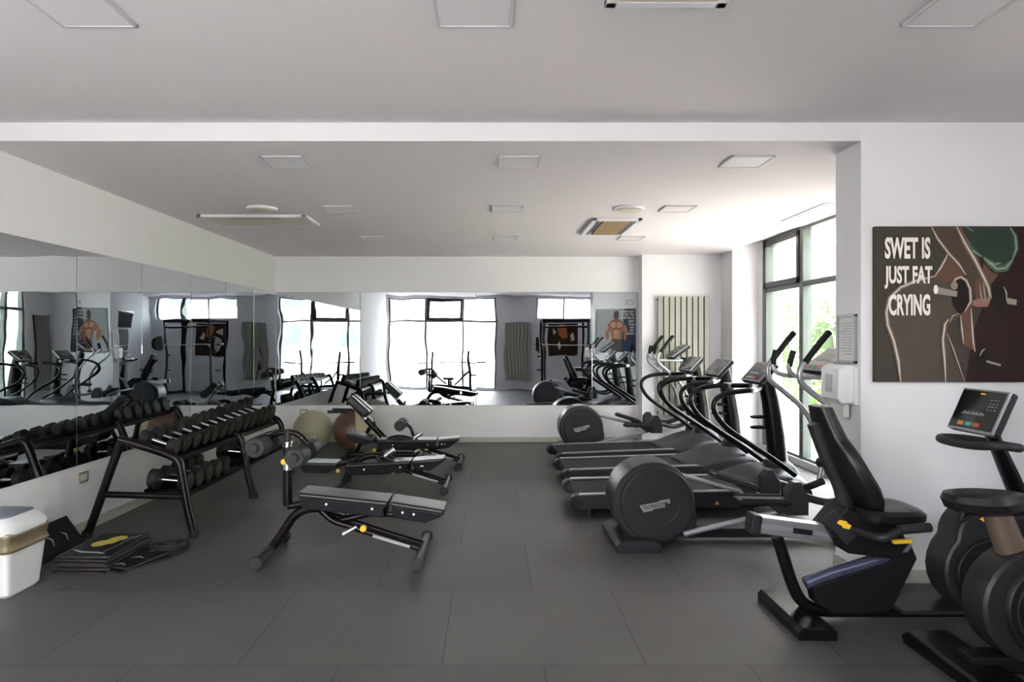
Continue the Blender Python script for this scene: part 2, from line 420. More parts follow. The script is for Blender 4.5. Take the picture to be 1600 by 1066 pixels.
# ------------------------------------------------------------------ radiators
def radiator(axis, p, sgn, u0, u1, z0, z1, n, label):
    cx = (u0+u1)/2
    org = (cx, p, z0) if axis == 'y' else (p, cx, z0)
    t = Thing('radiator', label, 'radiator', org, 'tall flat radiators')
    def bx_(mb, a, b, d0, d1, c0, c1, bev=.006):
        lo, hi = sorted((p+sgn*d0, p+sgn*d1))
        if axis == 'y': mb.box(a,b,lo,hi,c0,c1,bev)
        else: mb.box(lo,hi,a,b,c0,c1,bev)
        return mb
    w = (u1-u0)/n
    for i in range(n):
        t.part('radiator_panel', bx_(MB(), u0+i*w+.008, u0+(i+1)*w-.008, .06, .085, z0, z1), M['rad'])
    t.part('header_pipe', bx_(bx_(MB(), u0, u1, .03, .058, z0+.03, z0+.07), u0, u1, .03, .058, z1-.07, z1-.03), M['raddark'])
    t.part('bracket', bx_(bx_(MB(), u0+.1, u0+.13, -.0, .035, z0+.2, z1-.2,0), u1-.13, u1-.1, -.0, .035, z0+.2, z1-.2,0), M['raddark'])
    t.part('back_plate', bx_(MB(), u0+.02, u1-.02, .012, .03, z0+.01, z1-.01, 0), M['raddark'])
radiator('y', 10.43, -1, 2.5, 3.29, .44, 2.26, 9, 'tall olive grey radiator of flat upright panels beside the right end of the back mirror')
radiator('y', YF, 1, .38, 1.2, .3, 2.15, 8, 'tall grey radiator on wall behind the camera, seen in the back mirror between windows')
radiator('x', XR, -1, 4.95, 5.5, .4, 2.2, 6, 'tall grey radiator in the shaded corner, seen only in the left mirror')

# ------------------------------------------------------------------ posters
BG = mat('poster_dark_brown', '#413c36', .6, spec=.15, var=.04, scale=2)
PM = {k: mat('poster_'+k, v, .6, spec=.15, var=.06, scale=8) for k, v in dict(side='#151311', legs='#4e463f', rim='#cfc2b4', rimm='#8d7f73', rimd='#5f554d', shirtm='#4c6053', skin='#60453a', skinl='#8a675a', arm='#4a3f37', shirt='#2b3931', shirtl='#8d9c8c',
      dark='#1f1b19', red='#2b1b1b', metal='#8d867c', white='#e8e0d8', grey='#8b9094', blue='#2c3348', tan='#86604c', tanl='#a9826c', hair='#4b4441', brown='#3a2a22', flame='#b2663c').items()}

def canvas(name, label, x0, x1, z0, z1, yface, sgn, base):
    """sgn -1: faces the camera (-y), +1: faces +y. returns thing and uv mapping (u from the viewer's left)"""
    Wd, H = x1-x0, z1-z0
    t = Thing(name, label, 'poster', ((x0+x1)/2, yface, z0))
    lo, hi = sorted((yface, yface+sgn*.035))
    t.part('canvas', MB().box(x0,x1,lo,hi,z0,z1,.003), base)
    def mp(layer):
        y = yface+sgn*(.0355+.0007*layer)
        return (lambda u,v: Vector((x0+u*Wd if sgn < 0 else x1-u*Wd, y, z0+v*H)))
    return t, mp
t, mp = canvas('gym_poster', 'square dark canvas with white slogan and figure lifting dumbbells, on the right wall', 2.49, 3.475, 1.318, 2.333, YP, -1, BG)
def U(pts): return [((a-90)/855, (978-b)/886) for a,b in pts]
def P(name, polys, m, layer):
    f = mp(layer); mb = MB()
    for pl in polys: mb.poly3([f(min(max(u,0),1),min(max(v,0),1)) for u,v in U(pl)])
    t.part(name, mb, m)
def strip(pts, w):
    out = []; 
    n = len(pts)
    L, R = [], []
    for i,(x,y) in enumerate(pts):
        a = pts[max(i-1,0)]; b = pts[min(i+1,n-1)]
        dx, dy = b[0]-a[0], b[1]-a[1]; l = math.hypot(dx,dy) or 1
        ww = w*(.35 if i in (0,n-1) else 1)
        L.append((x-dy/l*ww/2, y+dx/l*ww/2)); R.append((x+dy/l*ww/2, y-dx/l*ww/2))
    return [[L[i],L[i+1],R[i+1],R[i]] for i in range(n-1)]
P('print_shade', [[(640,92),(945,92),(945,978),(600,978),(640,700),(720,480)]], PM['red'], 1)
P('leggings', [[(228,978),(215,850),(190,740),(155,650),(150,580),(170,500),(230,440),(320,400),(420,378),(560,420),(580,600),(500,650),(480,760),(488,978)], [(488,978),(480,760),(495,680),(540,830),(592,978)]], PM['legs'], 2)
P('bare_back', [[(424,376),(452,330),(495,245),(560,300),(600,370),(560,400),(480,415)]], PM['skin'], 3)
P('bare_belly', [[(700,300),(745,350),(785,368),(735,430),(690,390)]], PM['skin'], 3)
P('shirt', [[(565,92),(845,92),(885,150),(890,220),(860,290),(795,362),(745,320),(700,275),(630,235),(585,160)]], PM['shirt'], 4)
def glow(lines, layer, name, wide, mid, thin):
    for q, w_ in lines:
        P(name+'_glow', strip(q, w_*2.6), wide, layer)
        P(name+'_soft', strip(q, w_*1.5), mid, layer+.3)
        P(name, strip(q, w_*.6), thin, layer+.6)
glow([([(560,110),(590,160),(630,225),(690,265)],12),([(700,270),(740,305),(775,335),(825,330),(862,285)],16),([(850,98),(880,150),(886,220),(860,290)],9),([(600,92),(640,120)],12),([(720,285),(760,310),(800,300)],9)],5,'shirt_hem',PM['shirtm'],PM['shirtm'],PM['shirtl'])
P('arm', [[(402,92),(440,165),(500,245),(555,310),(595,372),(640,440),(655,520),(700,540),(742,500),(725,440),(700,385),(655,290),(590,190),(545,92)]], PM['arm'], 6)
P('arm_light', [[(535,92),(575,92),(620,200),(670,290),(705,380),(690,400),(650,320),(590,220)], [(655,395),(690,385),(725,440),(742,500),(700,540),(662,520),(650,450)]], PM['skin'], 6.5)
P('dumbbell_print', [[(575+58*math.cos(a*PI/16),480+108*math.sin(a*PI/16)) for a in range(32)]], PM['dark'], 7)
P('dumbbell_print', [[(785+48*math.cos(a*PI/16),490+85*math.sin(a*PI/16)) for a in range(32)]], PM['dark'], 7)
P('dumbbell_print', [[(690+34*math.cos(a*PI/16),850+62*math.sin(a*PI/16)) for a in range(32)]], PM['dark'], 7)
P('bar_print', [[(418,432),(550,462),(548,494),(420,474)]], PM['metal'], 8)
P('bar_print', [[(832,498),(886,510),(884,540),(832,534)]], PM['metal'], 8)
P('bar_print', [[(715,852),(798,876),(794,888),(714,866)]], PM['metal'], 8)
P('hand', [[(640,515),(660,505),(742,500),(722,550),(660,550),(632,540)]], PM['skinl'], 9)
P('hand', [[(562,600),(632,542),(634,640),(636,750),(650,805),(610,780),(578,762),(572,680)]], PM['skin'], 9)
glow([
    ([(230,978),(218,860),(192,745),(158,655),(150,580),(168,500),(230,440),(320,402),(425,376)], 11),
    ([(420,380),(455,330),(480,285),(497,245)], 8), ([(402,92),(440,165),(500,245),(560,310),(597,368)], 8),
    ([(545,92),(590,185),(650,285),(700,385),(725,440),(740,500)], 11), ([(484,978),(478,850),(468,740),(480,650),(500,620)], 9),
    ([(492,700),(520,770),(555,870),(592,978)], 4), ([(520,430),(540,392),(570,380),(600,400),(622,450),(626,520),(590,580)], 8),
    ([(812,435),(826,470),(828,520)], 5), ([(568,600),(576,680),(585,760)], 7), ([(628,560),(632,650),(640,750),(650,805)], 7), ([(675,830),(690,800),(708,788)],5),
    ([(697,410),(702,470),(712,530)],4),([(675,420),(682,480),(695,530)],4),([(720,430),(728,480),(728,520)],3),([(560,590),(525,600),(505,640)],4)], 10, 'rim_light', PM['rimd'], PM['rimm'], PM['rim'])
P('bar_end', [[(428+13*math.cos(a*PI/8),452+26*math.sin(a*PI/8)) for a in range(16)]], PM['white'], 11)
P('bar_collar', [[(532+20*math.cos(a*PI/8),430+24*math.sin(a*PI/8)) for a in range(16)]], PM['rimm'], 11)
for s_, (a,b,c0,d0) in (('SWET IS',(140,397,155,278)), ('JUST FAT',(138,408,318,448)), ('CRYING',(162,396,478,600))):
    u0,v0 = U([(a,d0)])[0]; u1,v1 = U([(b,c0)])[0]; f = mp(12)
    t.part('lettering', text_mb(s_, u1-u0, v1-v0, lambda u,v: f(u0+u, v0+v), .035), PM['white'], 'white lettering ' + s_)
# poster on the back of the partition
t, mp = canvas('fitness_poster', 'grey poster of bare chested man with white slogan, seen in back mirror', 2.52, 3.44, 1.32, 2.36, YP+TP, 1, PM['grey'])
def P2(name, polys, m, layer):
    f = mp(layer); mb = MB()
    for pl in polys: mb.poly3([f(u,v) for u,v in pl])
    t.part(name, mb, m)
P2('print_shade', [[(0,0),(.42,0),(.35,.3),(.28,1),(0,1)]], PM['blue'], 1)
P2('torso', [[(.36,.26),(.62,.26),(.66,.45),(.74,.5),(.72,.62),(.64,.7),(.55,.75),(.46,.75),(.36,.7),(.27,.62),(.24,.48),(.34,.45)]], PM['tan'], 2)
P2('arm', [[(.27,.62),(.2,.45),(.24,.25),(.3,.27),(.3,.45),(.34,.55)], [(.72,.62),(.8,.45),(.76,.25),(.7,.27),(.7,.45),(.66,.55)]], PM['tan'], 3)
P2('chest_light', [[(.35,.66),(.48,.68),(.485,.56),(.42,.53),(.36,.56)],[(.52,.68),(.65,.66),(.64,.56),(.58,.53),(.515,.56)]], PM['tanl'], 3.5)
P2('belly_light', [[(.42,.5),(.58,.5),(.57,.3),(.43,.3)]], PM['tanl'], 3.5)
P2('arm_light', [[(.22,.45),(.25,.45),(.28,.6),(.26,.6)],[(.78,.45),(.75,.45),(.72,.6),(.74,.6)]], PM['tanl'], 3.6)
P2('chest_shade', strip([(.34,.58),(.42,.52),(.5,.56),(.58,.52),(.66,.58)], .03)+strip([(.5,.7),(.5,.28)], .018)+strip([(.4,.42),(.6,.42)], .015)+strip([(.4,.35),(.6,.35)], .015)+strip([(.33,.68),(.42,.72),(.5,.69),(.58,.72),(.67,.68)], .02), PM['skin'], 4)
P2('head', [[(.5+.075*math.cos(a*PI/8),.84+.11*math.sin(a*PI/8)) for a in range(16)]], PM['hair'], 5)
P2('trousers', [[(.35,0),(.65,0),(.63,.26),(.36,.26)]], PM['hair'], 5)
for i, s_ in enumerate(['THE HARDEST','LIFT OF ALL','IS LIFTING','YOUR','BUTT','OFF','THE','COUCH']):
    f = mp(6); ww = .033*len(s_)+.01; v0 = .9-i*.075
    t.part('lettering', text_mb(s_, ww, .05, lambda u,v: f(.05+u, v0+v), .01), PM['white'], 'white lettering ' + s_)
# poster on the wall behind the camera
t, mp = canvas('workout_poster', 'dark brown and orange poster behind the squat rack, seen in mirrors', 1.75, 2.72, 1.12, 2.12, YF, 1, PM['brown'])
P2('print_figure', [[(.3,.55),(.45,.5),(.62,.6),(.7,.85),(.6,.98),(.42,.98),(.33,.8)]], PM['flame'], 1)
P2('print_highlight', [[(.1,.5),(.2,.45),(.24,.6),(.16,.7)], [(.55,.3),(.62,.2),(.7,.35),(.6,.45)], [(.72,.7),(.84,.6),(.86,.85)]], PM['rim'], 2)

# notice frame and paper towel dispenser on the partition's end face
xf = 2.416
t = Thing('notice_frame', 'small grey framed notice on pillar above the paper towel dispenser', 'notice frame', (xf,4.64,1.44))
f = MB(); y0,y1,z0,z1 = 4.52,4.76,1.435,1.765; q=.02
f.box(xf-.02,xf,y0,y1,z0,z0+q,.002).box(xf-.02,xf,y0,y1,z1-q,z1,.002).box(xf-.02,xf,y0,y0+q,z0,z1,.002).box(xf-.02,xf,y1-q,y1,z0,z1,.002)
t.part('frame_border', f, M['pframe'])
t.part('notice_paper', MB().box(xf-.012,xf,y0+q,y1-q,z0+q,z1-q), M['paper'])
mb = MB()
for i in range(12): mb.box(xf-.0128,xf-.0122,y0+.045,y1-.045-(i%3)*.02,z1-.06-i*.019,z1-.056-i*.019)
t.part('print_line', mb, M['grey'] if 'grey' in M else M['flap'])
t = Thing('towel_dispenser', 'white paper towel dispenser mounted on the pillar end', 'towel dispenser', (xf,4.64,1.13))
t.part('cover', MB().prism([(xf,1.17),(xf,1.425),(xf-.07,1.43),(xf-.125,1.40),(xf-.13,1.2),(xf-.10,1.165)],4.52,4.77,'y',.02), M['white'])
t.part('back_case', MB().box(xf-.03,xf,4.505,4.785,1.16,1.415,.008), M['white'])
t.part('paper_towel', MB().box(xf-.075,xf-.035,4.56,4.74,1.075,1.17,.003), M['paper'])
t.part('window_slot', MB().box(xf-.134,xf-.128,4.60,4.69,1.24,1.36,.002), M['pframe'])

t = Thing('wall_sign', 'tiny pale sign above the man poster, seen in back mirror', 'sign', (3.3,YP+TP,2.46))
t.part('sign_plate', MB().box(3.22,3.38,YP+TP,YP+TP+.02,2.46,2.56,.004), M['pframe'])
t.part('sign_face', MB().box(3.235,3.365,YP+TP+.018,YP+TP+.023,2.475,2.545,.002), M['paper'])
# outlets
def outlet(o, n, label):
    t = Thing('wall_outlet', label, 'outlet', o)
    x,y,z = o
    if n == 'x':
        t.part('cover_plate', MB().box(x,x+.012,y-.065,y+.065,z-.045,z+.045,.004), M['outlet'])
        t.part('socket', MB().box(x+.008,x+.016,y-.045,y+.045,z-.026,z+.026,.002), M['paper'])
    else:
        t.part('cover_plate', MB().box(x-.065,x+.065,y-.012,y,z-.045,z+.045,.004), M['outlet'])
        t.part('socket', MB().box(x-.045,x+.045,y-.016,y-.008,z-.026,z+.026,.002), M['paper'])
outlet((XL,5.66,.455),'x','brass edged wall outlet on left wall just under the mirror')
outlet((-2.95,YB,.47),'y','small wall outlet on back wall above the pale stability ball')

# ------------------------------------------------------------------ waste bin
XB = -.055
t = Thing('waste_bin', 'white plastic swing lid waste bin with clear liner at the left photo edge', 'waste bin', (-3.1,4.33,0))
def rr(x0,x1,y0,y1,z): return ((x0+x1)/2+XB,(y0+y1)/2,z,(x1-x0)/2,(y1-y0)/2)
t.part('bin_body', MB().loft([rr(-3.23,-2.93,4.2,4.47,0),rr(-3.235,-2.915,4.18,4.49,.02),rr(-3.26,-2.885,4.14,4.54,.40)],48,12), M['white'])
b_ = MB()
rings = []
for k, z in enumerate([.285,.30,.33,.36,.385,.405]):
    e = .006+.006*math.sin(k*2.1); rings.append(rr(-3.255-e,-2.888+e,4.145-e,4.535+e,z+.004*math.sin(k*3)))
t.part('bin_liner', b_.loft(rings,48,10), M['bag'])
t.part('lid', MB().loft([rr(-3.27,-2.875,4.13,4.55,.395),rr(-3.272,-2.873,4.128,4.552,.42),rr(-3.26,-2.89,4.15,4.53,.455),rr(-3.22,-2.93,4.19,4.49,.49),rr(-3.16,-2.99,4.25,4.43,.503)],40,5), M['white'])
lid = [c_ for c_ in t.o.children if c_.name.startswith('lid')][0]
t.sub('lid_flap', MB().loft([rr(-3.215,-2.925,4.18,4.50,.466),rr(-3.205,-2.935,4.19,4.49,.497),rr(-3.15,-3.0,4.24,4.44,.512)],32,5), M['flap'], lid, 'grey swing flap')

# ------------------------------------------------------------------ exercise boards and plates
BP = mat('board_black_print', '#0f0e12', .5, spec=.25, var=.2, scale=14)
mat_splash = mat('faded_yellow_print', '#a79b3c', .5, var=.3, scale=30)
BE = mat('board_edge', '#262120', .6, var=.2, scale=40)
def board(cx, cy, z, w_, l_, rz, tilt, label, deco):
    t = Thing('printed_board', label, 'board', (cx,cy,z), 'black printed boards')
    Mx = Matrix.Translation((cx,cy,z)) @ Matrix.Rotation(rz,4,'Z') @ Matrix.Rotation(tilt,4,'Y')
    t.part('board_panel', MB().box(-w_/2,w_/2,-l_/2,l_/2,0,.016,.002).xf(Mx), BP)
    t.part('board_rim', MB().box(-w_/2-.002,w_/2+.002,-l_/2-.002,-l_/2+.004,0,.015,.001).box(w_/2-.004,w_/2+.002,-l_/2,l_/2,0,.015,.001).xf(Mx), BE)
    if deco >= 1:
        pts = [(a*1.35-.01,b*1.35+.03) for a,b in [(-.06,-.05),(-.03,-.075),(.0,-.06),(.02,-.03),(.045,-.01),(.05,.04),(.07,.07),(.05,.12),(.01,.13),(-.02,.09),(-.025,.05),(-.055,.03),(-.07,-.01)]]
        t.part('yellow_print', MB().prism(pts,.0162,.0168,'z').xf(Mx), mat_splash, 'yellow splash print')
        w2 = MB()
        for q in strip([(-.15,-.14),(-.06,-.19),(.05,-.20),(.12,-.23)], .03)+strip([(.1,.1),(.13,.18),(.15,.24)], .02)+strip([(-.17,-.26),(-.17,.26)], .004)+strip([(.08,-.24),(.11,.0),(.09,.2)], .005): w2.prism([(a,b) for a,b in q],.0164,.0169,'z')
        t.part('white_print', w2.xf(Mx), PM['grey'])
    elif deco == 0:
        w2 = MB()
        for k in range(3):
            for q in strip([(-.05+.01*k,-.18+.16*k),(0,-.14+.16*k),(.05,-.16+.16*k)], .02): w2.prism(q,.0162,.0167,'z')
        t.part('white_print', w2.xf(Mx), PM['grey'])
    return t
for k in range(6):
    board(-2.80+.006*((k*5)%3-1), 4.93+.012*((k*7)%3-1), .001+k*.020, .36, .56, -.03+.02*((k*3)%4-1.5), 0,
          ['black printed board at the bottom of the stack','black printed board second from the bottom of the stack','black printed board third from the bottom of the stack','black printed board fourth from the bottom of the stack','black printed board just under the top of the stack','black board with yellow print lying on top of the stack'][k], 1 if k == 5 else -1)
board(-2.53, 4.86, .001, .22, .40, -.5, 0, 'black printed board fanned out lowest, right of the stack', 0)
board(-2.54, 4.885, .021, .22, .40, -.30, 0, 'black printed board fanned out on top, right of the stack', 0)
board(-3.24, 4.98, .118, .26, .62, 0, .95, 'black board leaning against left wall behind the stack', 0)
def plate(c_, r, th, axis, label, cat='weight plate', group=None, bar=.026):
    t = Thing('weight_plate', label, cat, c_, group)
    ax = Vector({'z':(0,0,1),'x':(1,0,0)}[axis]); c_ = Vector(c_)
    t.part('disc', MB().cyl(c_, c_+ax*th, r, r, 40, .006), M['rubber'])
    t.part('hub', MB().cyl(c_-ax*.002, c_+ax*(th+.003), .045, .045, 24, .002), M['disc'])
    m = MB(); m.torus(c_+ax*(th), r*.8, .006, axis, 40, 8); t.part('ridge', m, M['disc'])
    return t
plate((-2.44,5.13,.001), .135, .03, 'z', 'black rubber weight plate flat on floor beside the rack foot, the lower one')
plate((-2.43,5.145,.0365), .125, .028, 'z', 'black rubber weight plate lying on top of another plate by the rack')

# ------------------------------------------------------------------ dumbbell rack
t = Thing('dumbbell_rack', 'long dark two tier dumbbell rack along the left mirror wall', 'dumbbell rack', (-2.9,6.8,0))
def endframe(y, mid):
    if mid:
        t.part('end_frame', MB().tube([(-3.28,y,.02),(-3.2,y,.2),(-3.0,y,.72),(-2.93,y,.765),(-2.6,y,.65),(-2.53,y,.58),(-2.51,y,.45),(-2.46,y,.2),(-2.41,y,.02)],.033,14,5), M['tube'])
    else:
        t.part('end_frame', MB().tube([(-3.28,y,.02),(-3.22,y,.17),(-3.03,y,.70),(-2.965,y,.775)],.034,14).tube([(-3.02,y,.79),(-2.88,y,.75),(-2.62,y,.665),(-2.545,y,.61),(-2.515,y,.5),(-2.47,y,.25),(-2.415,y,.02)],.034,14,7), M['tube'])
    t.part('cross_bar', MB().tube([(-3.16,y,.345),(-2.49,y,.325)],.027,12), M['tube'])
    for x in (-3.28,-2.415): t.part('rubber_foot', MB().cyl((x,y,0),(x,y,.05),.042,.038,20,.006), M['rubber'])
ENDS = [5.52, 6.88, 8.16]
for i, y in enumerate(ENDS): endframe(y, False)
def slope(x): return .775 - (x+2.965)*.325
def tray(x0, x1, zf, y0, y1, lip=.03):
    th = .01
    return MB().prism([(x0,zf(x0)+lip),(x0+.008,zf(x0)+lip),(x0+.008,zf(x0)+.004),(x1-.008,zf(x1)+.004),(x1-.008,zf(x1)+lip),(x1,zf(x1)+lip),(x1,zf(x1)-th),(x0,zf(x0)-th)], y0, y1, 'y')
t.part('top_tray', tray(-2.96,-2.56,lambda x: slope(x)-.035,5.56,8.12), M['tube'])
t.part('bottom_tray', tray(-2.84,-2.50,lambda x: .35-(x+2.9)*.09,5.56,8.12), M['tube'])
t.part('label_strip', MB().box(-2.478,-2.470,6.86,6.90,.22,.44,.001), M['alu'])

def dumbbell(r, L):
    t = Thing('dumbbell','','dumbbell',(0,0,0),'round head dumbbells on the long rack')
    h = L/2; tk = .075
    t.part('handle', MB().cyl((-h+tk*.8,0,0),(h-tk*.8,0,0),.016,.016,16), M['chrome'], 'chrome handle')
    for s_ in (-1,1):
        hd = t.part('head', MB().cyl((s_*(h-tk),0,0),(s_*h,0,0),r,r,32,.01), M['rubber'])
        t.sub('end_cap', MB().cyl((s_*(h-.002),0,0),(s_*(h+.004),0,0),r*.82,r*.8,32,.002), M['disc'], hd)
    return t.o
ordn = ['nearest','second','third','fourth','fifth','sixth','seventh','eighth','ninth','tenth','eleventh','twelfth','thirteenth']
ang = math.atan(.325)
n = 13; y = 5.66
for i in range(n):
    r = .064 + .033*i/(n-1)
    o = dumbbell(r, .31+.05*i/(n-1))
    x = -2.76; z = slope(x)-.031 + r/math.cos(ang)+.002
    o.location = (x, y, z); o.rotation_euler = (random.uniform(-1,1),0,0)
    o.rotation_euler = (0, ang, random.uniform(-.03,.03))
    o['label'] = (f'round headed dumbbell on the top tray, {ordn[i]} from the near end' if i else 'small round headed dumbbell with bright handle, nearest on the top tray') if i < 12 else 'large round headed dumbbell at the far end of the top tray'
    y += .188 + .0016*i
for i, (yy, r) in enumerate(((5.72,.082),(5.92,.078),(6.12,.08),(6.32,.08),(6.52,.08),(7.15,.09),(7.36,.09),(7.57,.09))):
    o = dumbbell(r, .33); x = -2.70
    o.location = (x, yy, .35-.2*.09+.005+r); o.rotation_euler = (0, .09, 0)
    o['label'] = f'round headed dumbbell on the bottom tray, {ordn[i]} from the near end'

# ------------------------------------------------------------------ weight benches
def pad(t, name, x0, x1, yc, hw, z0, z1, th, taper=0, tip0=0):
    """upholstered pad with its top running from z0 at x0 to z1 at x1"""
    zt = lambda x: z0+(z1-z0)*(x-x0)/(x1-x0)
    q = .45
    top = MB().prism([(x0, zt(x0)), (x1, zt(x1)), (x1-.004, zt(x1)-th*q), (x0+.002, zt(x0)-th*q)], yc-hw, yc+hw, 'y', .02, 4)
    c_ = t.part(name, top, M['vinyl'])
    lo = MB().prism([(x0+.006, zt(x0)-th*q+.006), (x1-.012, zt(x1)-th*q+.006), (x1-.03, zt(x1)-th*.62), (x1-max(taper,.02), zt(x1-taper)-th*1.32), (x0+.02+tip0, zt(x0)-th*1.32), (x0+.008, zt(x0)-th*.9)], yc-hw+.006, yc+hw-.006, 'y', .008, 3)
    t.sub('pad_shell', lo, M['vside'], c_)
    pp = MB()
    for s_ in (-1,1): pp.tube([(x0+.01,yc+s_*(hw-.002),zt(x0)-th*.40),(x1-.012,yc+s_*(hw-.002),zt(x1)-th*.40)],.0035,8)
    t.sub('piping', pp, M['foam'], c_)
    return c_
def bench(name, label, X, yc, top, seat=None, post=False, rz=0):
    """X = x of right crossbar; top = (x0,z0,x_split,z_split,x1,z1)"""
    t = Thing(name, label, 'weight bench', (X-.55, yc, 0), 'adjustable weight benches')
    xl = X-1.12
    t.part('foot_bar', MB().tube([(X,yc-.33,.05),(X,yc+.33,.05)],.03,14), M['tube'])
    t.part('foot_bar', MB().tube([(xl,yc-.3,.05),(xl,yc+.3,.05)],.03,14), M['tube'])
    for x, q in ((X,.33),(xl,.3)):
        for s_ in (-1,1): t.part('rubber_foot', MB().cyl((x,yc+s_*q,.045),(x,yc+s_*(q+.045),.045),.045,.043,20,.008), M['foam'])
    t.part('rear_leg', MB().tube([(xl,yc,.05),(xl+.08,yc,.16),(xl+.16,yc,.28),(xl+.26,yc,.34),(xl+.40,yc,.345),(xl+.55,yc,.30)],.034,14,6), M['tube'])
    for s_ in (-1,1):
        t.part('main_rail', MB().tube([(xl+.38,yc+s_*.055,.345),(xl+.47,yc+s_*.06,.27),(xl+.62,yc+s_*.06,.22),(X,yc+s_*.06,.06)],.024,12,5), M['tube'])
    t.part('measure_strip', MB().obox((X-.22,yc-.086,.125),(.28,.004,.02),(0,.29,0)), M['pframe'])
    x0,z0,xs,zs,x1,z1 = top
    d = pad(t,'back_pad',x0,xs-.01,yc,.14,z0,zs,.088)
    e = pad(t,'head_pad',xs+.01,x1,yc,.14,zs,z1,.088,.14)
    zt = lambda x: (z0+(zs-z0)*(x-x0)/(xs-x0)) if x < xs else (zs+(z1-zs)*(x-xs)/(x1-xs))
    mb = MB().tube([(x0+.12,yc,zt(x0+.12)-.125),(xs-.05,yc,zt(xs-.05)-.125),(x1-.18,yc,zt(x1-.18)-.12)],.02,10,1)
    t.part('pad_support', mb, M['tube'])
    for x in (x0+.2, xs-.12, xs+.1, x1-.22):
        t.part('bolt', MB().cyl((x,yc-.145,zt(x)-.062),(x,yc-.137,zt(x)-.062),.010,.010,12,.002), M['chrome'])
    t.part('adjust_strut', MB().tube([(xs-.42,yc-.02,.25),(xs-.1,yc-.02,zt(xs-.1)-.11)],.024,12), M['tube'])
    t.part('strut_sleeve', MB().cyl((xs-.30,yc-.02,.25+.12*.8),(xs-.2,yc-.02,.25+.12*1.4),.028,.028,16,.003), M['alu'])
    t.part('lever', MB().cyl((xl+.55,yc-.1,.18),(xl+.65,yc-.1,.235),.018,.014,14,.003), M['alu'], 'silver lever')
    t.part('knob', MB().cyl((xl+.70,yc-.12,.225),(xl+.70,yc-.085,.225),.024,.024,18,.005), M['yellow'], 'yellow pull knob')
    if seat:
        sx0,sz0,sx1,sz1 = seat
        pad(t,'seat_pad',sx0,sx1,yc,.14,sz0,sz1,.085,.1,.03)
        t.part('seat_bracket', MB().tube([(xl+.2,yc,.31),((sx0+sx1)/2,yc,(sz0+sz1)/2-.09)],.022,10), M['tube'])
        t.part('seat_knob', MB().cyl((sx1+.0,yc-.09,.2),(sx1+.0,yc-.06,.2),.02,.02,16,.004), M['yellow'], 'yellow seat knob')
    if post:
        px_ = xl+.14
        t.part('post', MB().tube([(px_-.02,yc,.37),(px_-.02,yc,.72)],.034,16,1), M['tube'])
        t.part('chrome_sleeve', MB().cyl((px_-.02,yc,.63),(px_-.02,yc,.70),.036,.036,20,.004).cyl((px_-.02,yc,.80),(px_-.02,yc,.84),.037,.037,20,.004), M['chrome'], 'chrome sleeves of the post')
        t.part('upper_post', MB().tube([(px_-.02,yc,.72),(px_-.02,yc,.93)],.028,16,1), M['foam'])
        t.part('post_arm', MB().tube([(px_-.02,yc,.36),(px_+.3,yc,.40),(xs-.1,yc,zt(xs-.1)-.10)],.026,12,5), M['tube'])
        t.part('roller_arm', MB().tube([(px_-.20,yc,.84),(px_-.12,yc,.89),(px_-.02,yc,.91),(px_+.06,yc,.89),(px_+.13,yc,.82)],.022,12,6), M['tube'])
        t.part('knob', MB().cyl((px_-.03,yc-.07,.70),(px_-.03,yc-.035,.70),.022,.022,18,.005), M['yellow'], 'yellow pull knob')
        for (rx,rz_) in ((px_-.18,.83),(px_+.10,.76)):
            t.part('roller_axle', MB().cyl((rx,yc-.27,rz_),(rx,yc+.27,rz_),.015,.015,12), M['tube'])
            for s_ in (-1,1):
                ro = t.part('foam_roller', MB().cyl((rx,yc+s_*.07,rz_),(rx,yc+s_*.25,rz_),.075,.072,28,.015), M['foam'])
                t.sub('roller_cap', MB().cyl((rx,yc+s_*.245,rz_),(rx,yc+s_*.275,rz_),.035,.03,20,.006), M['foam'], ro)
    if rz: t.o.rotation_euler = (0,0,rz)
    return t
bench('weight_bench','dark decline bench with ankle rollers on a post, nearest of the three benches',-.52,5.06,(-1.40,.49,-.75,.425,-.35,.365),None,True)
bench('weight_bench','middle black bench with flat pads and separate seat pad, behind the roller bench',-.50,7.35,(-1.56,.275,-.86,.315,-.52,.34),(-2.03,.30,-1.65,.29),False)
bench('weight_bench','farthest black bench with raised seat pad, in front of the back wall mirror',-.42,8.72,(-1.46,.335,-.70,.34,-.42,.365),(-1.84,.43,-1.50,.36),False)

# hyperextension bench
yc = 9.15
t = Thing('hyperextension_bench','slanted back extension bench with twin thigh pads beside the brown and beige stability ball','exercise bench',(-1.4,yc,0))
t.part('main_post', MB().tube([W(612,697,yc),W(572,655,yc)],.04,14,1), M['tube'])
t.part('sliding_post', MB().tube([W(574,657,yc),W(553,636,yc)],.026,14,1), M['chrome'], 'chrome sliding post')
for s_ in (-1,1):
    a = W(548,622,yc); b = W(575,646,yc); c_ = (a+b)/2
    t.part('thigh_pad', MB().obox((c_.x+.01,yc+s_*.105,c_.z),(.34,.17,.11),(0,math.atan2(a.z-b.z,b.x-a.x),0),.035,4), M['vinyl'])
t.part('pad_bracket', MB().tube([(W(556,640,yc).x,yc-.16,W(556,640,yc).z),(W(556,640,yc).x,yc+.16,W(556,640,yc).z)],.022,10), M['tube'])
hb = W(531,642,yc)
t.part('handle_bar', MB().tube([(hb.x+.14,yc-.12,hb.z),(hb.x-.13,yc-.14,hb.z)],.02,10).tube([(hb.x+.14,yc+.12,hb.z),(hb.x-.13,yc+.14,hb.z)],.02,10), M['foam'])
t.part('foot_bar', MB().tube([(-1.95,yc-.3,.045),(-1.95,yc+.3,.045)],.035,12), M['tube'])
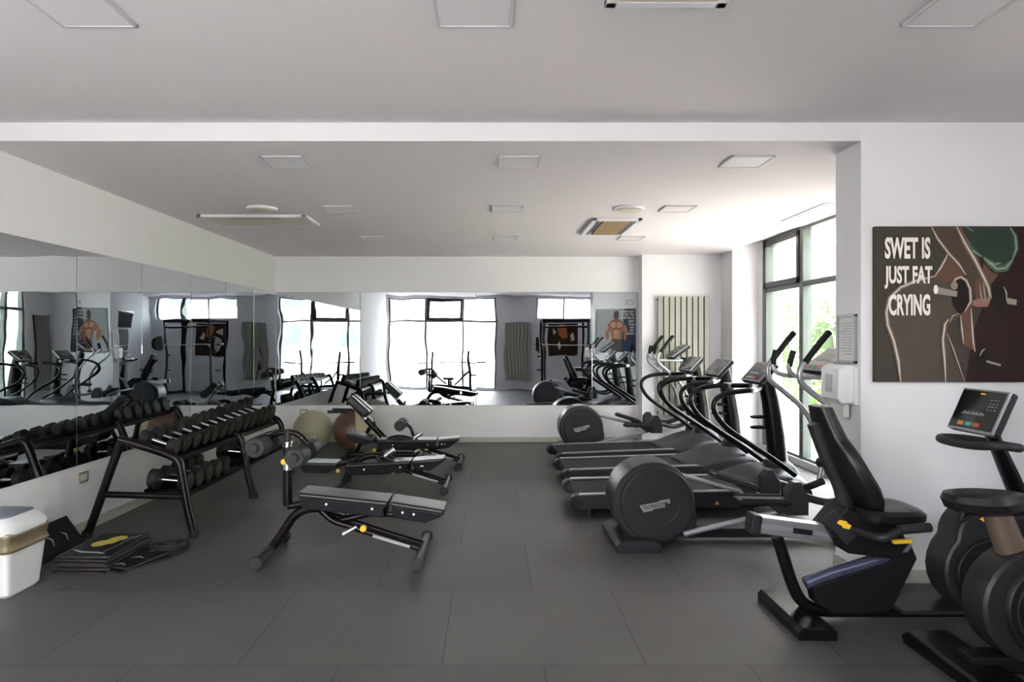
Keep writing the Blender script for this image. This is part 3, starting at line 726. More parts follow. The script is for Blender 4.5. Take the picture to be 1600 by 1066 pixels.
t.part('foot_bar', MB().tube([(-.98,yc-.3,.045),(-.98,yc+.3,.045)],.035,12), M['tube'])
t.part('base_rail', MB().tube([(-1.95,yc,.06),(-.98,yc,.06)],.032,12), M['tube'])
t.part('brace', MB().tube([(-1.3,yc,.06),W(600,690,yc)],.03,12).tube([(-1.85,yc,.06),W(578,668,yc)],.026,12), M['tube'])
t.part('roller_post', MB().tube([(-1.05,yc,.08),(-1.06,yc,.25),W(646,681,yc),W(641,668,yc),W(631,661,yc)],.022,12,5), M['tube'])
rc = W(627,663,yc)
for s_ in (-1,1):
    t.part('foam_roller', MB().cyl((rc.x,yc+s_*.03,rc.z),(rc.x,yc+s_*.2,rc.z),.072,.07,24,.014), M['foam'])
t.part('clamp_knob', MB().cyl((W(586,665,yc).x,yc-.09,W(586,665,yc).z+.05),(W(586,665,yc).x,yc-.04,W(586,665,yc).z+.0),.018,.018,12,.003), M['black'])

# stability balls
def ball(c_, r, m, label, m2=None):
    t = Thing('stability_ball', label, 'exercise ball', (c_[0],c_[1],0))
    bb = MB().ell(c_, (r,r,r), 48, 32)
    if m2 is not None:  # lit and shaded sides put into two colours, split at the terminator
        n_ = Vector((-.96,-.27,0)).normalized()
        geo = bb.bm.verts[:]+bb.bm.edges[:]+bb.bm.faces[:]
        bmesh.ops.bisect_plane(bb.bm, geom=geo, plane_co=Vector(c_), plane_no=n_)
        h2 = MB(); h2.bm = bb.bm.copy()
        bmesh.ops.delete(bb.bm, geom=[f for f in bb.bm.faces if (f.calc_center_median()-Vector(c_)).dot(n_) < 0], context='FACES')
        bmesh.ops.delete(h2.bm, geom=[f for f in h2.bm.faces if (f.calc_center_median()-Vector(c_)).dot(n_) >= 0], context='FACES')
        t.part('lit_half', h2, m2, 'lit half in beige')
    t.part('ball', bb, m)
    v = Vector((.3,-.85,-.2)).normalized()
    t.part('valve', MB().cyl(Vector(c_)+v*(r-.006), Vector(c_)+v*(r+.004), .012,.012,12,.002), M['white'])
    rg = MB()
    for k in ((-.3,-.15,0,.15,.3) if m2 is None else ()):
        rg.torus((c_[0],c_[1],c_[2]+r*k), r*math.sqrt(1-k*k)+.0005, .0025, 'z', 48, 6)
    if m2 is None: t.part('ridge', rg, m)
ball((-2.62,9.95,.285),.285,M['ballg'],'pale beige grey stability ball below the back mirror, near the corner')
ball((-2.00,9.85,.30),.30,M['ballb'],'stability ball coloured beige where lit and brown where shaded, right of the pale ball', M['ballg'])

# ------------------------------------------------------------------ treadmills
def console(t, c_, size, rot, btn=True, name='console'):
    """tilted display: size (thickness, width, height) with its face towards -x"""
    th, w_, h_ = size
    Mx = Matrix.Translation(Vector(c_)) @ Matrix.Rotation(rot,4,'Y')
    co = t.part(name, MB().box(0,th,-w_/2,w_/2,-h_/2,h_/2,.018,3).xf(Mx), M['black'])
    fr = MB().box(-.006,.012,-w_/2+.002,w_/2-.002,-h_/2+.002,h_/2-.002,.006,2)
    t.sub('bezel', fr.xf(Mx), M['silver'], co, 'silver bezel')
    t.sub('screen', MB().box(-.0085,-.004,-w_/2+.014,w_/2-.014,-h_/2+.014,h_/2-.014,.002).xf(Mx), M['screen'], co)
    if btn:
        for k, m in enumerate((M['orange'], mat_teal, mat_red)):
            a = w_*(.22-.17*k)
            t.sub('button', MB().box(-.011,-.008,a-.05*w_*1.3,a+.05*w_*1.3,-h_/2+.03,-h_/2+.03+h_*.09,.001).xf(Mx), m, co)
        lg = MB()
        for k in range(4):
            for j in range(3): lg.box(-.0100,-.0080,-w_*.38+j*w_*.07,-w_*.38+j*w_*.07+w_*.035,h_*(.02+k*.075),h_*(.02+k*.075)+.006)
        for k in range(14): lg.box(-.0100,-.0080,w_*.27-k*w_*.035,w_*.27-k*w_*.035+w_*.02,-h_*.12,-h_*.12+h_*(.03+.05*abs(math.sin(k*1.9))))
        t.sub('display_mark', lg.xf(Mx), M['pframe'], co)
        t.sub('logo_mark', MB().box(-.0100,-.0080,-.018,.022,h_*.36,h_*.40,.001).xf(Mx), M['yellow'], co)
    return co
mat_teal = mat('teal_button', '#2fa08c', .4); mat_red = mat('red_button', '#b4503c', .4)

def treadmill(x0, yc, label):
    t = Thing('treadmill', label, 'treadmill', (x0,yc,0), 'treadmills facing the window wall')
    X = lambda a: x0+a
    hw = .40
    for s_ in (-1,1):
        ya, yb = sorted((yc+s_*.32, yc+s_*hw))
        t.part('side_rail', MB().prism([(X(.0),.10),(X(.03),.07),(X(1.5),.085),(X(1.5),.235),(X(.08),.20),(X(.02),.185),(X(0),.16)], ya, yb, 'y', .016), M['plastic2'])
        ya, yb = sorted((yc+s_*.325, yc+s_*.385))
        t.part('rail_top', MB().prism([(X(.05),.196),(X(1.45),.232),(X(1.45),.240),(X(.05),.205)], ya, yb, 'y'), M['silver'], 'grey foot strip on the rail')
        t.part('rear_cap', MB().cyl((X(.03),yc+s_*.27,.135),(X(.03),yc+s_*.405,.135),.062,.062,24,.015), M['black'])
        t.part('rear_foot', MB().cyl((X(.14),yc+s_*.36,0),(X(.14),yc+s_*.36,.08),.028,.022,16,.004), M['rubber'])
        t.part('front_foot', MB().cyl((X(1.6),yc+s_*.36,0),(X(1.6),yc+s_*.36,.09),.03,.025,16,.004), M['rubber'])
    t.part('running_belt', MB().prism([(X(.01),.12),(X(.0),.15),(X(.03),.185),(X(1.5),.222),(X(1.5),.12)], yc-.32, yc+.32, 'y'), M['belt'])
    t.part('deck_frame', MB().prism([(X(.1),.06),(X(1.7),.06),(X(1.7),.13),(X(.1),.11)], yc-.27, yc+.27, 'y'), M['black'])
    hd_ = MB().loft([(-z_m, yc, X(a_), hz, wy) for a_, z_m, hz, wy in
        ((1.34,.155,.075,.33),(1.36,.158,.09,.375),(1.44,.165,.10,.40),(1.55,.18,.122,.41),(1.68,.205,.15,.415),(1.82,.225,.17,.415),(1.95,.225,.172,.41),(2.05,.215,.157,.395),(2.12,.205,.13,.365),(2.16,.20,.095,.31),(2.18,.20,.05,.22))], 40, 3.2)
    for v in hd_.bm.verts: v.co = Vector((v.co.z, v.co.y, -v.co.x))
    t.part('motor_hood', hd_, M['plastic2'])
    t.part('hood_collar', MB().loft([(X(2.0),yc,.34,.17,.19),(X(1.99),yc,.395,.15,.165),(X(1.985),yc,.43,.115,.13),(X(1.98),yc,.45,.095,.11)],28,2.4), M['plastic2'])
    for s_ in (-1,1):
        t.part('hood_disc', MB().cyl((X(2.04),yc+s_*.40,.205),(X(2.04),yc+s_*.416,.205),.095,.09,32,.005), M['plastic'])
    t.part('warning_sticker', MB().prism([(X(1.26),.118),(X(1.30),.118),(X(1.28),.152)], yc-.404, yc-.398, 'y'), M['orange'], 'orange triangle sticker')
    lean = [(2.00,.33),(1.965,.7),(1.92,1.0),(1.86,1.28)]
    t.part('column', MB().loft([(X(a),yc,z,.085-.02*i/3,.10-.02*i/3) for i,(a,z) in enumerate(lean)],24,2.6), M['tubeb'])
    for z in (.86,.76):
        t.part('bottle_ring', MB().tube([(X(1.88),yc-.05,z),(X(1.78),yc-.05,z),(X(1.74),yc,z),(X(1.78),yc+.05,z),(X(1.88),yc+.05,z)],.012,8), M['tubeb'])
    console(t, (X(1.80),yc,1.29), (.05,.44,.24), .75)
    for s_ in (-1,1):
        y = yc+s_*.36
        t.part('handrail', MB().tube([(X(1.78),yc+s_*.12,1.15),(X(1.68),yc+s_*.28,1.14),(X(1.55),y,1.135),(X(1.38),y,1.11),(X(1.28),y,1.05),(X(1.27),y,.95),(X(1.36),y,.82),(X(1.52),y,.70),(X(1.78),y,.53),(X(2.0),y,.37)],.024,14,6), M['tubeb'])
        t.part('rail_collar', MB().cyl((X(1.60),y+0*s_,1.137),(X(1.66),yc+s_*.30,1.14),.028,.028,14,.003), M['alu'])
    return t.o
T1 = treadmill(.73, 6.52, 'dark treadmill nearest the camera, partly behind the big elliptical')
dup(T1, (.76, 7.70, 0), 'dark treadmill in the middle of the row of three', math.radians(2.5))
dup(T1, (.78, 8.76, 0), 'dark treadmill farthest away, in front of the back wall and radiator', math.radians(5))

# ------------------------------------------------------------------ ellipticals
def elliptical(xc, yc, label):
    t = Thing('elliptical_trainer', label, 'elliptical trainer', (xc+.8,yc,0), 'elliptical trainers')
    X = lambda a: a-1.23+xc       # measured x of the near machine -> world
    c_ = (X(1.24), yc, .335)
    dr = t.part('drum_housing', MB().cyl((c_[0],yc-.20,c_[2]),(c_[0],yc+.20,c_[2]),.318,.318,64,.045), M['plastic2'])
    # housing skirt under the drum
    t.part('housing_skirt', MB().prism([(X(1.02),.06),(X(1.56),.06),(X(1.575),.22),(X(1.55),.4),(X(1.2),.3),(X(1.0),.16)], yc-.17, yc+.17, 'y', .02), M['plastic'])
    for s_ in (-1,1):
        t.part('side_cover', MB().cyl((c_[0]+.02,yc+s_*.19,c_[2]),(c_[0]+.02,yc+s_*.215,c_[2]),.285,.278,64,.008), M['plastic'])
        t.part('cover_ring', MB().torus((c_[0]+.02,yc+s_*.2145,c_[2]+.01), .17, .003, 'y', 56, 6), M['plastic2'])
    # badge
    Rm = Matrix.Translation((c_[0]+.0,yc-.2175,c_[2]-.01)) @ Matrix.Rotation(-.19,4,'Y')
    bd = t.part('logo_badge', MB().prism([(-.118,.026),(.03,.026),(.04,.034),(.118,.034),(.118,.0),(.085,-.002),(.07,-.022),(-.02,-.022),(-.025,-.032),(-.095,-.032)], -.002, .002, 'y').xf(Rm), M['alu'], 'silver maker badge')
    t.sub('lettering', text_mb('TECHNOGYM', .19, .030, lambda u,v: Rm @ Vector((u-.095,-.0032,v-.012)), .01), M['black'], bd)
    t.part('rear_foot', MB().prism([(X(.93),0),(X(1.255),0),(X(1.265),.05),(X(1.22),.085),(X(.99),.085),(X(.92),.05)], yc-.33, yc+.33, 'y', .014), M['plastic2'])
    t.part('base_beam', MB().box(X(1.2),X(3.05),yc-.06,yc+.06,.035,.11,.015), M['black'])
    t.part('front_foot', MB().box(X(2.9),X(3.14),yc-.32,yc+.32,0,.075,.02), M['plastic2'])
    for s_, ph in ((-1,0),(1,1)):
        y = yc+s_*.25
        if ph == 0: a, b, pz, px_ = (X(1.47),.12), (X(2.27),.315), .375, 2.04
        else:       a, b, pz, px_ = (X(1.45),.50), (X(2.22),.30), .42, 2.0
        t.part('pedal_rail', MB().tube([(a[0]-.02,y,a[1]),(b[0],y,b[1])],.021,12), M['silver'], 'silver pedal rail')
        tilt = .02 if ph == 0 else .30
        pd = t.part('pedal', MB().obox((X(px_),y,pz),(.40,.16,.035),(0,tilt,0),.012), M['rubber'])
        t.sub('pedal_rim', MB().obox((X(px_),y-.082,pz+.018),(.36,.012,.03),(0,tilt,0),.005).obox((X(px_),y+.082,pz+.018),(.36,.012,.03),(0,tilt,0),.005), M['plastic2'], pd)
        t.part('pedal_support', MB().prism([(X(px_+.02),pz-.02),(X(px_+.15),pz-.03),(X(px_+.2),.30),(X(px_+.12),.28)], y-.03, y+.03, 'y', .008), M['plastic'])
        t.part('link_block', MB().prism([(X(2.22),.27),(X(2.22),.46),(X(2.27),.52),(X(2.32),.52),(X(2.38),.42),(X(2.38),.27)], y-.045, y+.045, 'y', .015), M['plastic2'])
        t.part('link_bar', MB().tube([(X(2.32),y,.42),(X(2.55),y,.36),(X(2.75),y,.42)],.03,12), M['plastic2'])
        ya = yc+s_*.30
        t.part('swing_arm', MB().tube([(X(2.36),ya,1.44),(X(2.31),ya,1.37),(X(2.32),ya,1.27),(X(2.42),ya,1.18),(X(2.54),ya,1.08),(X(2.65),ya,.95),(X(2.74),ya,.76),(X(2.76),ya,.58),(X(2.74),ya,.42)],.022,14,6), M['silver'], 'silver swing arm')
        t.part('grip', MB().tube([(X(2.345),ya,1.42),(X(2.45),ya,1.56),(X(2.53),ya,1.655)],.024,14,4), M['rubber'])
        t.part('arm_pivot', MB().cyl((X(2.80),yc+s_*.10,.60),(X(2.76),ya+s_*.03,.56),.05,.045,20,.008), M['plastic2'])
    t.part('column', MB().loft([(X(2.98),yc,.06,.10,.11),(X(2.95),yc,.5,.09,.10),(X(2.86),yc,1.0,.06,.08),(X(2.78),yc,1.34,.05,.07)],24,2.6), M['tubeb'])
    t.part('column_shroud', MB().loft([(X(2.96),yc,.06,.18,.17),(X(2.96),yc,.35,.16,.15),(X(2.93),yc,.62,.11,.12),(X(2.91),yc,.7,.08,.10)],24,2.8), M['plastic2'])
    t.part('fixed_handle', MB().tube([(X(2.31),yc-.16,1.47),(X(2.29),yc-.15,1.37),(X(2.36),yc-.13,1.31),(X(2.55),yc-.1,1.30),(X(2.78),yc,1.30),(X(2.55),yc+.1,1.30),(X(2.36),yc+.13,1.31),(X(2.29),yc+.15,1.37),(X(2.31),yc+.16,1.47)],.018,12,5), M['silver'])
    for s_ in (-1,1): t.part('fixed_grip', MB().tube([(X(2.295),yc+s_*.15,1.39),(X(2.30),yc+s_*.158,1.44),(X(2.32),yc+s_*.162,1.51)],.022,12), M['rubber'])
    console(t, (X(2.66),yc,1.44), (.05,.42,.30), .95)
    return t.o
E1 = elliptical(1.23, 5.43, 'big elliptical trainer nearest the camera, with round drum housing and silver maker badge')
dup(E1, (1.26+.8, 9.98, 0), 'elliptical trainer farthest back, drum against the back wall mirror')

# ------------------------------------------------------------------ recumbent bike
yc = 3.89
t = Thing('recumbent_bike', 'black recumbent exercise bike with tall backrest and silver rail, before the poster wall', 'exercise bike', (2.2,yc,0))
t.part('rear_foot', MB().prism([(1.62,.0),(1.82,.0),(1.825,.045),(1.80,.07),(1.64,.07),(1.615,.045)], 3.60, 4.18, 'y', .015), M['tubeb'])
t.part('front_foot', MB().box(2.98,3.16,3.62,4.16,0,.06,.02), M['plastic2'])
t.part('base_beam', MB().tube([(1.62,yc,.47),(1.655,yc,.36),(1.70,yc,.22),(1.755,yc,.11),(1.85,yc,.055),(2.0,yc,.048),(2.5,yc,.048),(3.08,yc,.05)],.034,14,6), M['tubeb'])
t.part('shroud', MB().prism([(1.80,.20),(2.22,.335),(2.36,.43),(2.39,.36),(2.24,.06),(1.93,.045),(1.82,.11)], yc-.05, yc+.05, 'y', .012), M['black'])
t.part('lower_tube', MB().tube([(1.78,yc,.205),(1.95,yc,.27),(2.2,yc,.345),(2.32,yc,.42)],.036,14,5), mat('blue_sheen_tint','#50556a',.25,.5))  # bluish window sheen put into the tube colour
rl = Matrix.Translation((1.5,yc,.548)) @ Matrix.Rotation(.135,4,'Y')
t.part('seat_rail', MB().box(0,.86,-.05,.05,-.048,.048,.014,3).xf(rl), M['alu'], 'silver seat rail')
t.part('rail_groove', MB().box(.0,.86,-.0525,-.048,-.014,.010).xf(rl), M['silver'])
t.part('rail_cap', MB().box(-.045,.015,-.058,.058,-.056,.056,.02,3).xf(rl), M['plastic'])
t.part('index_plate', MB().box(.19,.30,-.055,-.049,-.016,.014,.001).box(.215,.225,-.057,-.05,-.006,.004).box(.24,.25,-.057,-.05,-.006,.004).box(.265,.275,-.057,-.05,-.006,.004).xf(rl), M['black'])
ca = t.part('seat_carriage', MB().prism([(1.967,.665),(1.865,.54),(1.925,.435),(1.975,.405),(2.245,.375),(2.31,.46),(2.24,.58),(2.05,.62)], yc-.11, yc+.11, 'y', .02), M['black'])
Rc = Matrix.Translation((1.925,yc-.118,.555)) @ Matrix.Rotation(.85,4,'Y')
t.sub('side_plate', MB().box(-.10,.09,-.008,.012,-.045,.045,.006).xf(Rc), M['plastic2'], ca)
Rl = Matrix.Translation((1.935,yc-.128,.575)) @ Matrix.Rotation(.30,4,'Y')
lb = t.sub('logo_mark', MB().prism([(-.04,-.004),(-.03,.018),(.01,.02),(.015,.012),(.04,.008),(.036,-.016),(0,-.02),(-.006,-.012)],-.002,.002,'y').xf(Rl), M['yellow'], ca)
t.part('backrest', MB().loft([(1.865,yc,1.225,.02,.05),(1.865,yc,1.215,.045,.085),(1.885,yc,1.15,.05,.105),(1.925,yc,1.05,.055,.12),(1.945,yc,1.01,.058,.15),(1.965,yc,.96,.062,.185),(2.0,yc,.88,.068,.21),(2.045,yc,.79,.075,.222),(2.09,yc,.71,.07,.19),(2.11,yc,.665,.06,.16),(2.115,yc,.65,.03,.12)],36,3.2), M['vinyl'])
t.part('backrest_spine', MB().tube([(1.84,yc,1.12),(1.90,yc,.95),(1.99,yc,.75),(2.02,yc,.55)],.04,12,4,True,False,.05), M['plastic'])
t.part('seat_cushion', MB().loft([(2.20,yc,.565,.13,.12),(2.21,yc,.575,.17,.17),(2.215,yc,.60,.185,.195),(2.215,yc,.635,.185,.20),(2.21,yc,.655,.165,.18),(2.2,yc,.662,.11,.12)],36,3.6), M['vinyl'])
for s_ in (-1,1):
    y = yc+s_*.26
    t.part('side_handle', MB().tube([(2.0,yc+s_*.10,.54),(2.06,y,.54),(2.16,y,.575),(2.22,y,.588)],.024,12,5), M['plastic'])
    t.part('grip', MB().tube([(2.16,y,.582),(2.325,y,.595)],.025,14,1), M['foam'])
t.part('lever', MB().obox((2.235,yc-.16,.492),(.10,.03,.022),(0,-.05,0),.006), M['yellow'], 'yellow adjusting lever')
t.part('step_plate', MB().box(2.26,2.66,yc-.13,yc+.13,.075,.10,.008), M['plastic2'])
t.part('housing', MB().prism([(2.77+.255*math.cos(a),.30+.255*math.sin(a)) for a in [math.radians(q) for q in range(150,361,15)]]+[(3.10,.42),(3.12,.58),(3.02,.62),(2.90,.61)]+[(2.78+.195*math.cos(a),.475+.195*math.sin(a)) for a in [math.radians(q) for q in range(60,186,15)]], yc-.10, yc+.10, 'y', .03), M['plastic'])
t.part('side_disc', MB().cyl((2.77,yc-.098,.29),(2.77,yc-.118,.29),.205,.195,48,.006), M['black'])
t.part('logo_mark', MB().prism([(2.70,.600),(2.74,.618),(2.77,.606),(2.765,.592),(2.72,.584)],yc-.106,yc-.100,'y'), M['yellow'])
for s_ in (-1,1):
    y = yc+s_*.14; e = (2.77+s_*.12, .32+s_*.1)
    t.part('crank', MB().tube([(2.77,y,.32),(e[0],y,e[1])],.017,10,1), M['silver'])
    t.part('pedal', MB().box(e[0]-.05,e[0]+.05,y+s_*.01 if s_>0 else y-.11,y+.11 if s_>0 else y-.01,e[1]-.015,e[1]+.015,.006), M['rubber'])
t.part('console_post', MB().loft([(3.06,yc,.50,.05,.06),(3.0,yc,.70,.045,.055),(2.93,yc,.86,.04,.05),(2.85,yc,1.04,.03,.045),(2.82,yc,1.12,.03,.04)],20,2.6), M['tubeb'])
t.part('handlebar', MB().tube([(2.72,yc-.24,1.025),(2.83,yc-.22,1.01),(2.87,yc-.08,1.0),(2.87,yc+.08,1.0),(2.83,yc+.22,1.0),(2.73,yc+.26,1.0),(2.67,yc+.16,1.0),(2.665,yc,1.0),(2.67,yc-.14,1.01)],.024,14,6,True,True), M['foam'])
console(t, (2.765,yc,1.19), (.05,.37,.26), .42)

# ------------------------------------------------------------------ upright bike
yc = 3.27
t = Thing('upright_bike', 'black upright exercise bike with round housing, cut by the right photo edge', 'exercise bike', (2.5,yc,0))
t.part('rear_foot', MB().prism([(2.16,0),(2.40,0),(2.41,.04),(2.38,.065),(2.19,.065),(2.15,.04)], yc-.32, yc+.33, 'y', .015), M['tubeb'])
t.part('front_foot', MB().box(3.02,3.2,yc-.3,yc+.3,0,.06,.02), M['plastic'])
t.part('base_beam', MB().box(2.25,3.1,yc-.06,yc+.06,.02,.10,.02), M['black'])
t.part('housing', MB().prism([(2.60+.31*math.cos(a),.335+.285*math.sin(a)) for a in [math.radians(q) for q in range(20,300,14)]]+[(2.98,.07),(3.06,.3),(3.0,.5)], yc-.09, yc+.09, 'y', .035), M['plastic'])
t.part('side_disc', MB().cyl((2.62,yc-.088,.33),(2.62,yc-.112,.33),.24,.225,56,.008), M['black'])
t.part('cover_ring', MB().torus((2.62,yc-.112,.33), .19, .004, 'y', 56, 6), M['plastic2'])
t.part('seat_tube', MB().loft([(2.52,yc,.50,.075,.065),(2.47,yc,.62,.068,.06),(2.415,yc,.76,.062,.056)],28,2.2), mat('bronze_grey_paint','#6e5f54',.35,.4))
t.part('seat_post', MB().cyl((2.42,yc,.74),(2.405,yc,.80),.05,.04,24,.01), M['silver'], 'silver seat post collar')
sd = t.part('saddle', MB().loft([(2.38,yc,.765,.15,.08),(2.375,yc,.785,.19,.12),(2.37,yc,.825,.20,.135),(2.365,yc,.855,.185,.12),(2.36,yc,.868,.13,.07)],36,2.5), M['vinyl'])
for v in sd.data.vertices:          # narrow the nose
    k = (v.co.x+.5-2.17+2.0)/.4 if False else ((v.co.x+2.5)-2.17)/.4
    if k > .45: v.co.y *= max(.3, 1-(k-.45)*1.25)
t.part('saddle_clamp', MB().tube([(2.22,yc-.05,.79),(2.20,yc-.06,.745),(2.24,yc-.05,.76)],.012,8), M['black'])
for s_ in (-1,1):
    y = yc+s_*.135; e = (2.60, .49 if s_>0 else .42)
    t.part('crank', MB().tube([(2.66,y,.33),(e[0],y,e[1]-.26 if s_<0 else e[1])],.02,10,1), M['alu'], 'silver crank')
    zz = e[1]-.26 if s_<0 else e[1]
    t.part('pedal', MB().box(e[0]-.05,e[0]+.05,y+.01 if s_>0 else y-.11,y+.11 if s_>0 else y-.01,zz-.015,zz+.015,.006), M['rubber'])
t.part('console_post', MB().loft([(3.0,yc,.40,.06,.06),(2.98,yc,.7,.045,.05),(2.92,yc,1.1,.035,.045)],20,2.6), M['tubeb'])
t.part('handlebar', MB().tube([(2.78,yc-.22,1.12),(2.88,yc-.22,1.08),(2.94,yc-.1,1.06),(2.94,yc+.1,1.06),(2.88,yc+.22,1.08),(2.78,yc+.22,1.12)],.022,12,5), M['foam'])
console(t, (2.86,yc,1.22), (.05,.34,.25), .5)

# ------------------------------------------------------------------ things seen only in the mirrors
t = Thing('squat_rack', 'tall black squat rack behind the camera, seen in the mirrors', 'squat rack', (2.2,.8,0))
for x in (1.5,2.82):
    for y in (.15,1.3):
        up = t.part('upright', MB().box(x-.035,x+.035,y-.035,y+.035,.0,2.2,.006), M['tubeb'])
    h_ = MB()
    for k in range(24): h_.cyl((x,1.3355,.35+k*.075),(x,1.3385,.35+k*.075),.013,.013,10)
    t.part('hole_strip', h_, M['alu'])
    t.part('side_beam', MB().box(x-.03,x+.03,.15,1.3,2.13,2.2,.006).box(x-.03,x+.03,.15,1.3,.02,.09,.006), M['tubeb'])
    for z in (.7,1.15): t.part('plate_peg', MB().cyl((x-.2 if x<2 else x,1.0,z),(x if x<2 else x+.2,1.0,z),.02,.02,14), M['tubeb'])
t.part('top_beam', MB().box(1.5,2.82,1.27,1.33,2.13,2.2,.006).box(1.5,2.82,.12,.18,2.13,2.2,.006), M['tubeb'])
t.part('pull_up_bar', MB().tube([(1.5,1.28,1.98),(2.82,1.28,1.98)],.03,12,1), M['tubeb'])
t.part('bar_hook', MB().box(1.46,1.54,1.33,1.42,1.43,1.455,.004).box(2.78,2.86,1.33,1.42,1.43,1.455,.004), M['yellow'])
t = Thing('barbell', 'chrome barbell resting in the tall squat rack, seen in mirrors', 'barbell', (2.16,1.39,1.47))
t.part('bar', MB().cyl((1.36,1.39,1.47),(2.96,1.39,1.47),.014,.014,14), M['chrome'])
for a,b in ((1.12,1.37),(2.95,3.2)): t.part('sleeve', MB().cyl((a,1.39,1.47),(b,1.39,1.47),.025,.025,16), M['chrome'])
for x, r, w_ in ((1.29,.22,'large plate, left inner'),(1.23,.18,'smaller plate, left outer'),(2.98,.22,'large plate, right inner'),(3.05,.18,'smaller plate, right outer')):
    plate((x,1.39,1.47), r, .045, 'x', f'black weight plate on squat rack barbell, {w_}', group='plates on the rack barbell')
bxc = -1.33
t = Thing('bench_press', 'low bench press station behind the camera, seen in back mirror', 'bench press', (bxc,.1,0))
t.part('pad', MB().box(bxc-.15,bxc+.15,-.15,.75,.40,.47,.025,3), M['vinyl'])
t.part('frame', MB().tube([(bxc,-.3,.05),(bxc,-.2,.36),(bxc,.6,.36),(bxc,.65,.05)],.035,12), M['tubeb'])
for s_ in (-1,1):
    t.part('upright', MB().box(bxc+s_*.6-.035,bxc+s_*.6+.035,-.25,-.18,0,1.28,.006), M['tubeb'])
    t.part('brace', MB().tube([(bxc+s_*.6,-.2,.62),(bxc+s_*.12,-.2,.2)],.03,10), M['tubeb'])
    t.part('weight_peg', MB().tube([(bxc+s_*.6,-.2,.5),(bxc+s_*.8,-.2,.5)],.025,10), M['tubeb'])
t.part('cross_beam', MB().box(bxc-.6,bxc+.6,-.25,-.19,.1,.18,.006), M['tubeb'])
t.part('bar_hook', MB().box(bxc-.64,bxc-.56,-.18,-.08,.84,.86,.004).box(bxc+.56,bxc+.64,-.18,-.08,.84,.86,.004), M['tubeb'])
t = Thing('barbell', 'bare barbell lying across the low bench press, seen in back mirror', 'barbell', (bxc,-.13,.885))
t.part('bar', MB().cyl((bxc-.8,-.13,.876),(bxc+.8,-.13,.876),.016,.016,14), M['tubeb'])
for a,b in ((bxc-1.12,bxc-.78),(bxc+.78,bxc+1.12)): t.part('sleeve', MB().cyl((a,-.13,.876),(b,-.13,.876),.026,.026,16), M['tubeb'])
t = Thing('television', 'black wall television reflected in the left mirror', 'television', (4.1,1.35,2.2))
t.part('screen', MB().obox((4.02,1.35,2.22),(.05,1.2,.5),(0,-.15,.12),.008), M['screen'])
t.part('bracket', MB().tube([(4.04,1.35,2.22),(4.2,1.35,2.22)],.03,10), M['black'])
t = Thing('storage_cabinet', 'white open shelf cabinet reflected in the left mirror below the television', 'cabinet', (4.02,1.65,0))
t.part('carcass', MB().box(3.84,4.18,1.88,1.90,0,1.92).box(3.84,4.18,1.4,1.42,0,1.92).box(4.16,4.18,1.4,1.9,0,1.92), M['white'])
for z in (.02,.48,.95,1.42,1.90): t.part('shelf', MB().box(3.85,4.16,1.42,1.88,z,z+.02), M['white'])

# ------------------------------------------------------------------ outside
struct('ground', MB().box(-40,60,-45,60,-.35,-.25), M['asphalt'])
struct('ground_terrace', MB().box(4.4,30,0,40,-.26,-.2), M['pave'])
def hedge(x0,x1,y0,y1,h,label,nl):
    t = Thing('garden_hedge', label, 'hedge', ((x0+x1)/2,(y0+y1)/2,-.22), 'garden bushes outside the window')
    core = MB()
    for k in range(int((y1-y0)/.7)+1):
        core.ell((random.uniform(x0+.3,x1-.3), y0+k*.7, h*.45), (.55,.6,h*.5), 12, 8)
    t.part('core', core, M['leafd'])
    lf = MB(); b = lf.bm
    for _ in range(nl):
        th = random.uniform(0,2*PI); k = random.random()
        cx_ = (x0+x1)/2; yy = random.uniform(y0,y1); a = random.uniform(0,2*PI); rr_ = random.uniform(.8,1.08)
        p = Vector((cx_+ (x1-x0)/2*rr_*math.cos(a), yy, h*.45+h*.52*rr_*math.sin(a)*(1+.12*math.sin(yy*3))))
        if p.z < -.2: continue
        u = Vector((random.uniform(-1,1),random.uniform(-1,1),random.uniform(-1,1))).normalized()*.06
        v = u.orthogonal().normalized()*.035
        b.faces.new([b.verts.new(p+q) for q in (-u,v,u,-v)])
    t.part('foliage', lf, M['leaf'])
hedge(7.2,9.0,13,17.5,1.3,'low green hedge nearest the right window',5000)
hedge(8.2,11,18,24,2.5,'loose light green bushes behind the low hedge',9000)
hedge(11.6,14.5,24.8,32,3.6,'tall bushes farthest from the right window',6000)
hedge(9.0,12.5,.5,12.2,6.5,'tall row of dense trees added to block sky light, reflected at the left mirror edge',12000)  # tree row added to keep sky light off the left wall
def building(x0,x1,y0,y1,h,ax,label):
    t = Thing('apartment_building', label, 'building', ((x0+x1)/2,(y0+y1)/2,-.22))
    t.part('wall', MB().box(x0,x1,y0,y1,-.22,h), M['bld'])
    if ax == 'f':
        for rw in range(int(h/3)):
            z = .8+rw*3; k = x0+.8
            while k < x1-2: t.part('window', MB().box(k,k+1.1,y0-.05,y0+.02,z,z+1.5), M['bldw']); k += 2.9
            t.part('balcony', MB().box(x0+2,x0+6,y0-1.1,y0+.02,z-.6,z-.45).box(x0+2,x0+6,y0-1.1,y0-1.05,z-.5,z+.3), M['bld'])
        return
    for r in range(int(h/3)):
        z = 1.2+r*3
        if ax == 'x':
            k = y0+1
            while k < y1-1.5: t.part('window', MB().box(x0-.05,x0+.02,k,k+1.2,z,z+1.5), M['bldw']); k += 3.2
        else:
            k = x0+1
            while k < x1-1.5: t.part('window', MB().box(k,k+1.4,y1-.02,y1+.05,z,z+1.5), M['bldw']); k += 4
building(13,30,36,46,19,'f','pale apartment block far outside the right window')
building(-22,20,-34,-28,7,'y','long pale building behind the camera, seen faintly in the mirrors')

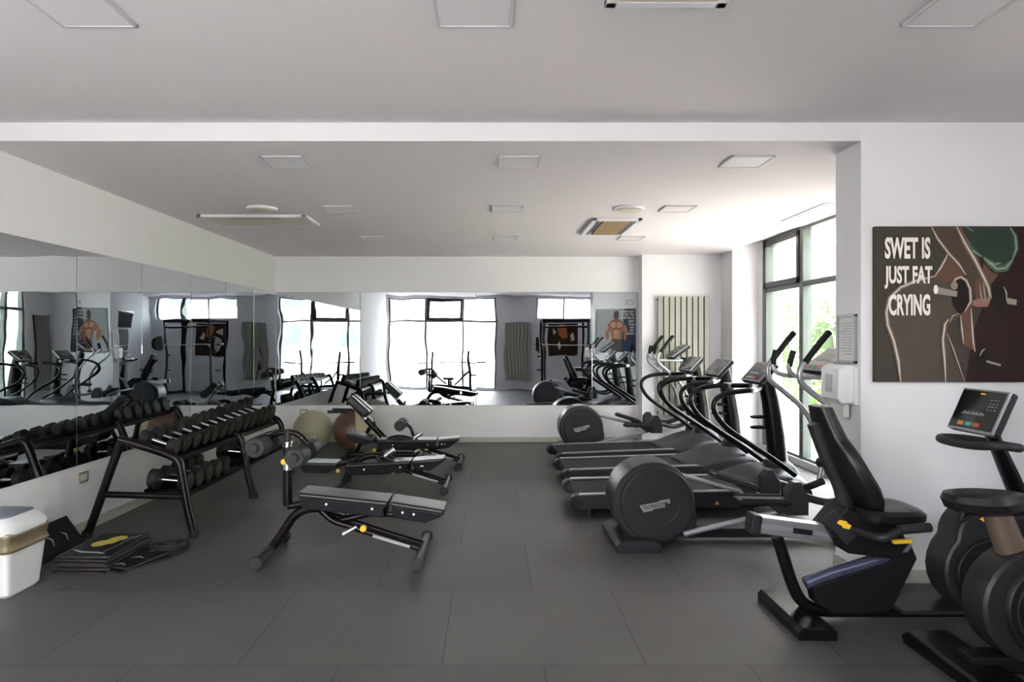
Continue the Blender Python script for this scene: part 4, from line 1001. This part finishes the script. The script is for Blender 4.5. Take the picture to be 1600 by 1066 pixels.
# ------------------------------------------------------------------ light
wd = bpy.data.worlds.new('sky'); bpy.context.scene.world = wd; wd.use_nodes = True
nt = wd.node_tree; bg = nt.nodes['Background']
tc = nt.nodes.new('ShaderNodeTexCoord'); sx = nt.nodes.new('ShaderNodeSeparateXYZ'); cr = nt.nodes.new('ShaderNodeValToRGB')
nt.links.new(tc.outputs['Generated'], sx.inputs[0]); nt.links.new(sx.outputs['Z'], cr.inputs[0])
cr.color_ramp.elements[0].position = 0; cr.color_ramp.elements[0].color = (1,.99,.97,1)
cr.color_ramp.elements[1].position = .7; cr.color_ramp.elements[1].color = (.86,.91,1,1)
nt.links.new(cr.outputs[0], bg.inputs['Color']); bg.inputs['Strength'].default_value = 8.0
sn = bpy.data.lights.new('sun','SUN'); sn.energy = 42; sn.angle = .01; sn.color = (1,.95,.87)
so = bpy.data.objects.new('sun', sn); COL.objects.link(so); so.rotation_euler = Vector((.55,-.35,-.9)).to_track_quat('-Z','Y').to_euler()
def portal(loc, rot, sx_, sy_):
    l = bpy.data.lights.new('daylight_portal','AREA'); l.shape = 'RECTANGLE'; l.size = sx_; l.size_y = sy_
    l.cycles.is_portal = True
    o = bpy.data.objects.new('daylight_portal', l); COL.objects.link(o); o.location = loc; o.rotation_euler = rot
portal((4.19,7.8,1.55),(0,PI/2,0),2.95,4.1)
portal((-1.62,-.92,1.5),(PI/2,0,0),3.5,2.95)
portal((2.72,-.92,2.6),(PI/2,0,0),2.7,.75)
portal((4.42,2.5,1.65),(0,PI/2,0),1.35,.65)  # portal for the added front right window

# ------------------------------------------------------------------ camera and view
cam = bpy.data.cameras.new('camera'); co = bpy.data.objects.new('camera', cam); COL.objects.link(co)
cam.sensor_width = 36; cam.lens = F*36/1600; cam.shift_x = (800-CX)/1600; cam.shift_y = (CY-533)/1600
co.location = (0,0,EYE); co.rotation_euler = (PI/2,0,0); cam.clip_start = .05; cam.clip_end = 300
sc = bpy.context.scene; sc.camera = co
vs = sc.view_settings; vs.view_transform = 'Standard'; vs.look = 'None'; vs.gamma = 1; vs.exposure = 1.42; vs.use_curve_mapping = False
cy = sc.cycles; cy.use_denoising = True; cy.max_bounces = 14; cy.diffuse_bounces = 7; cy.glossy_bounces = 6; cy.transparent_max_bounces = 16
cy.blur_glossy = .5; cy.sample_clamp_indirect = 8
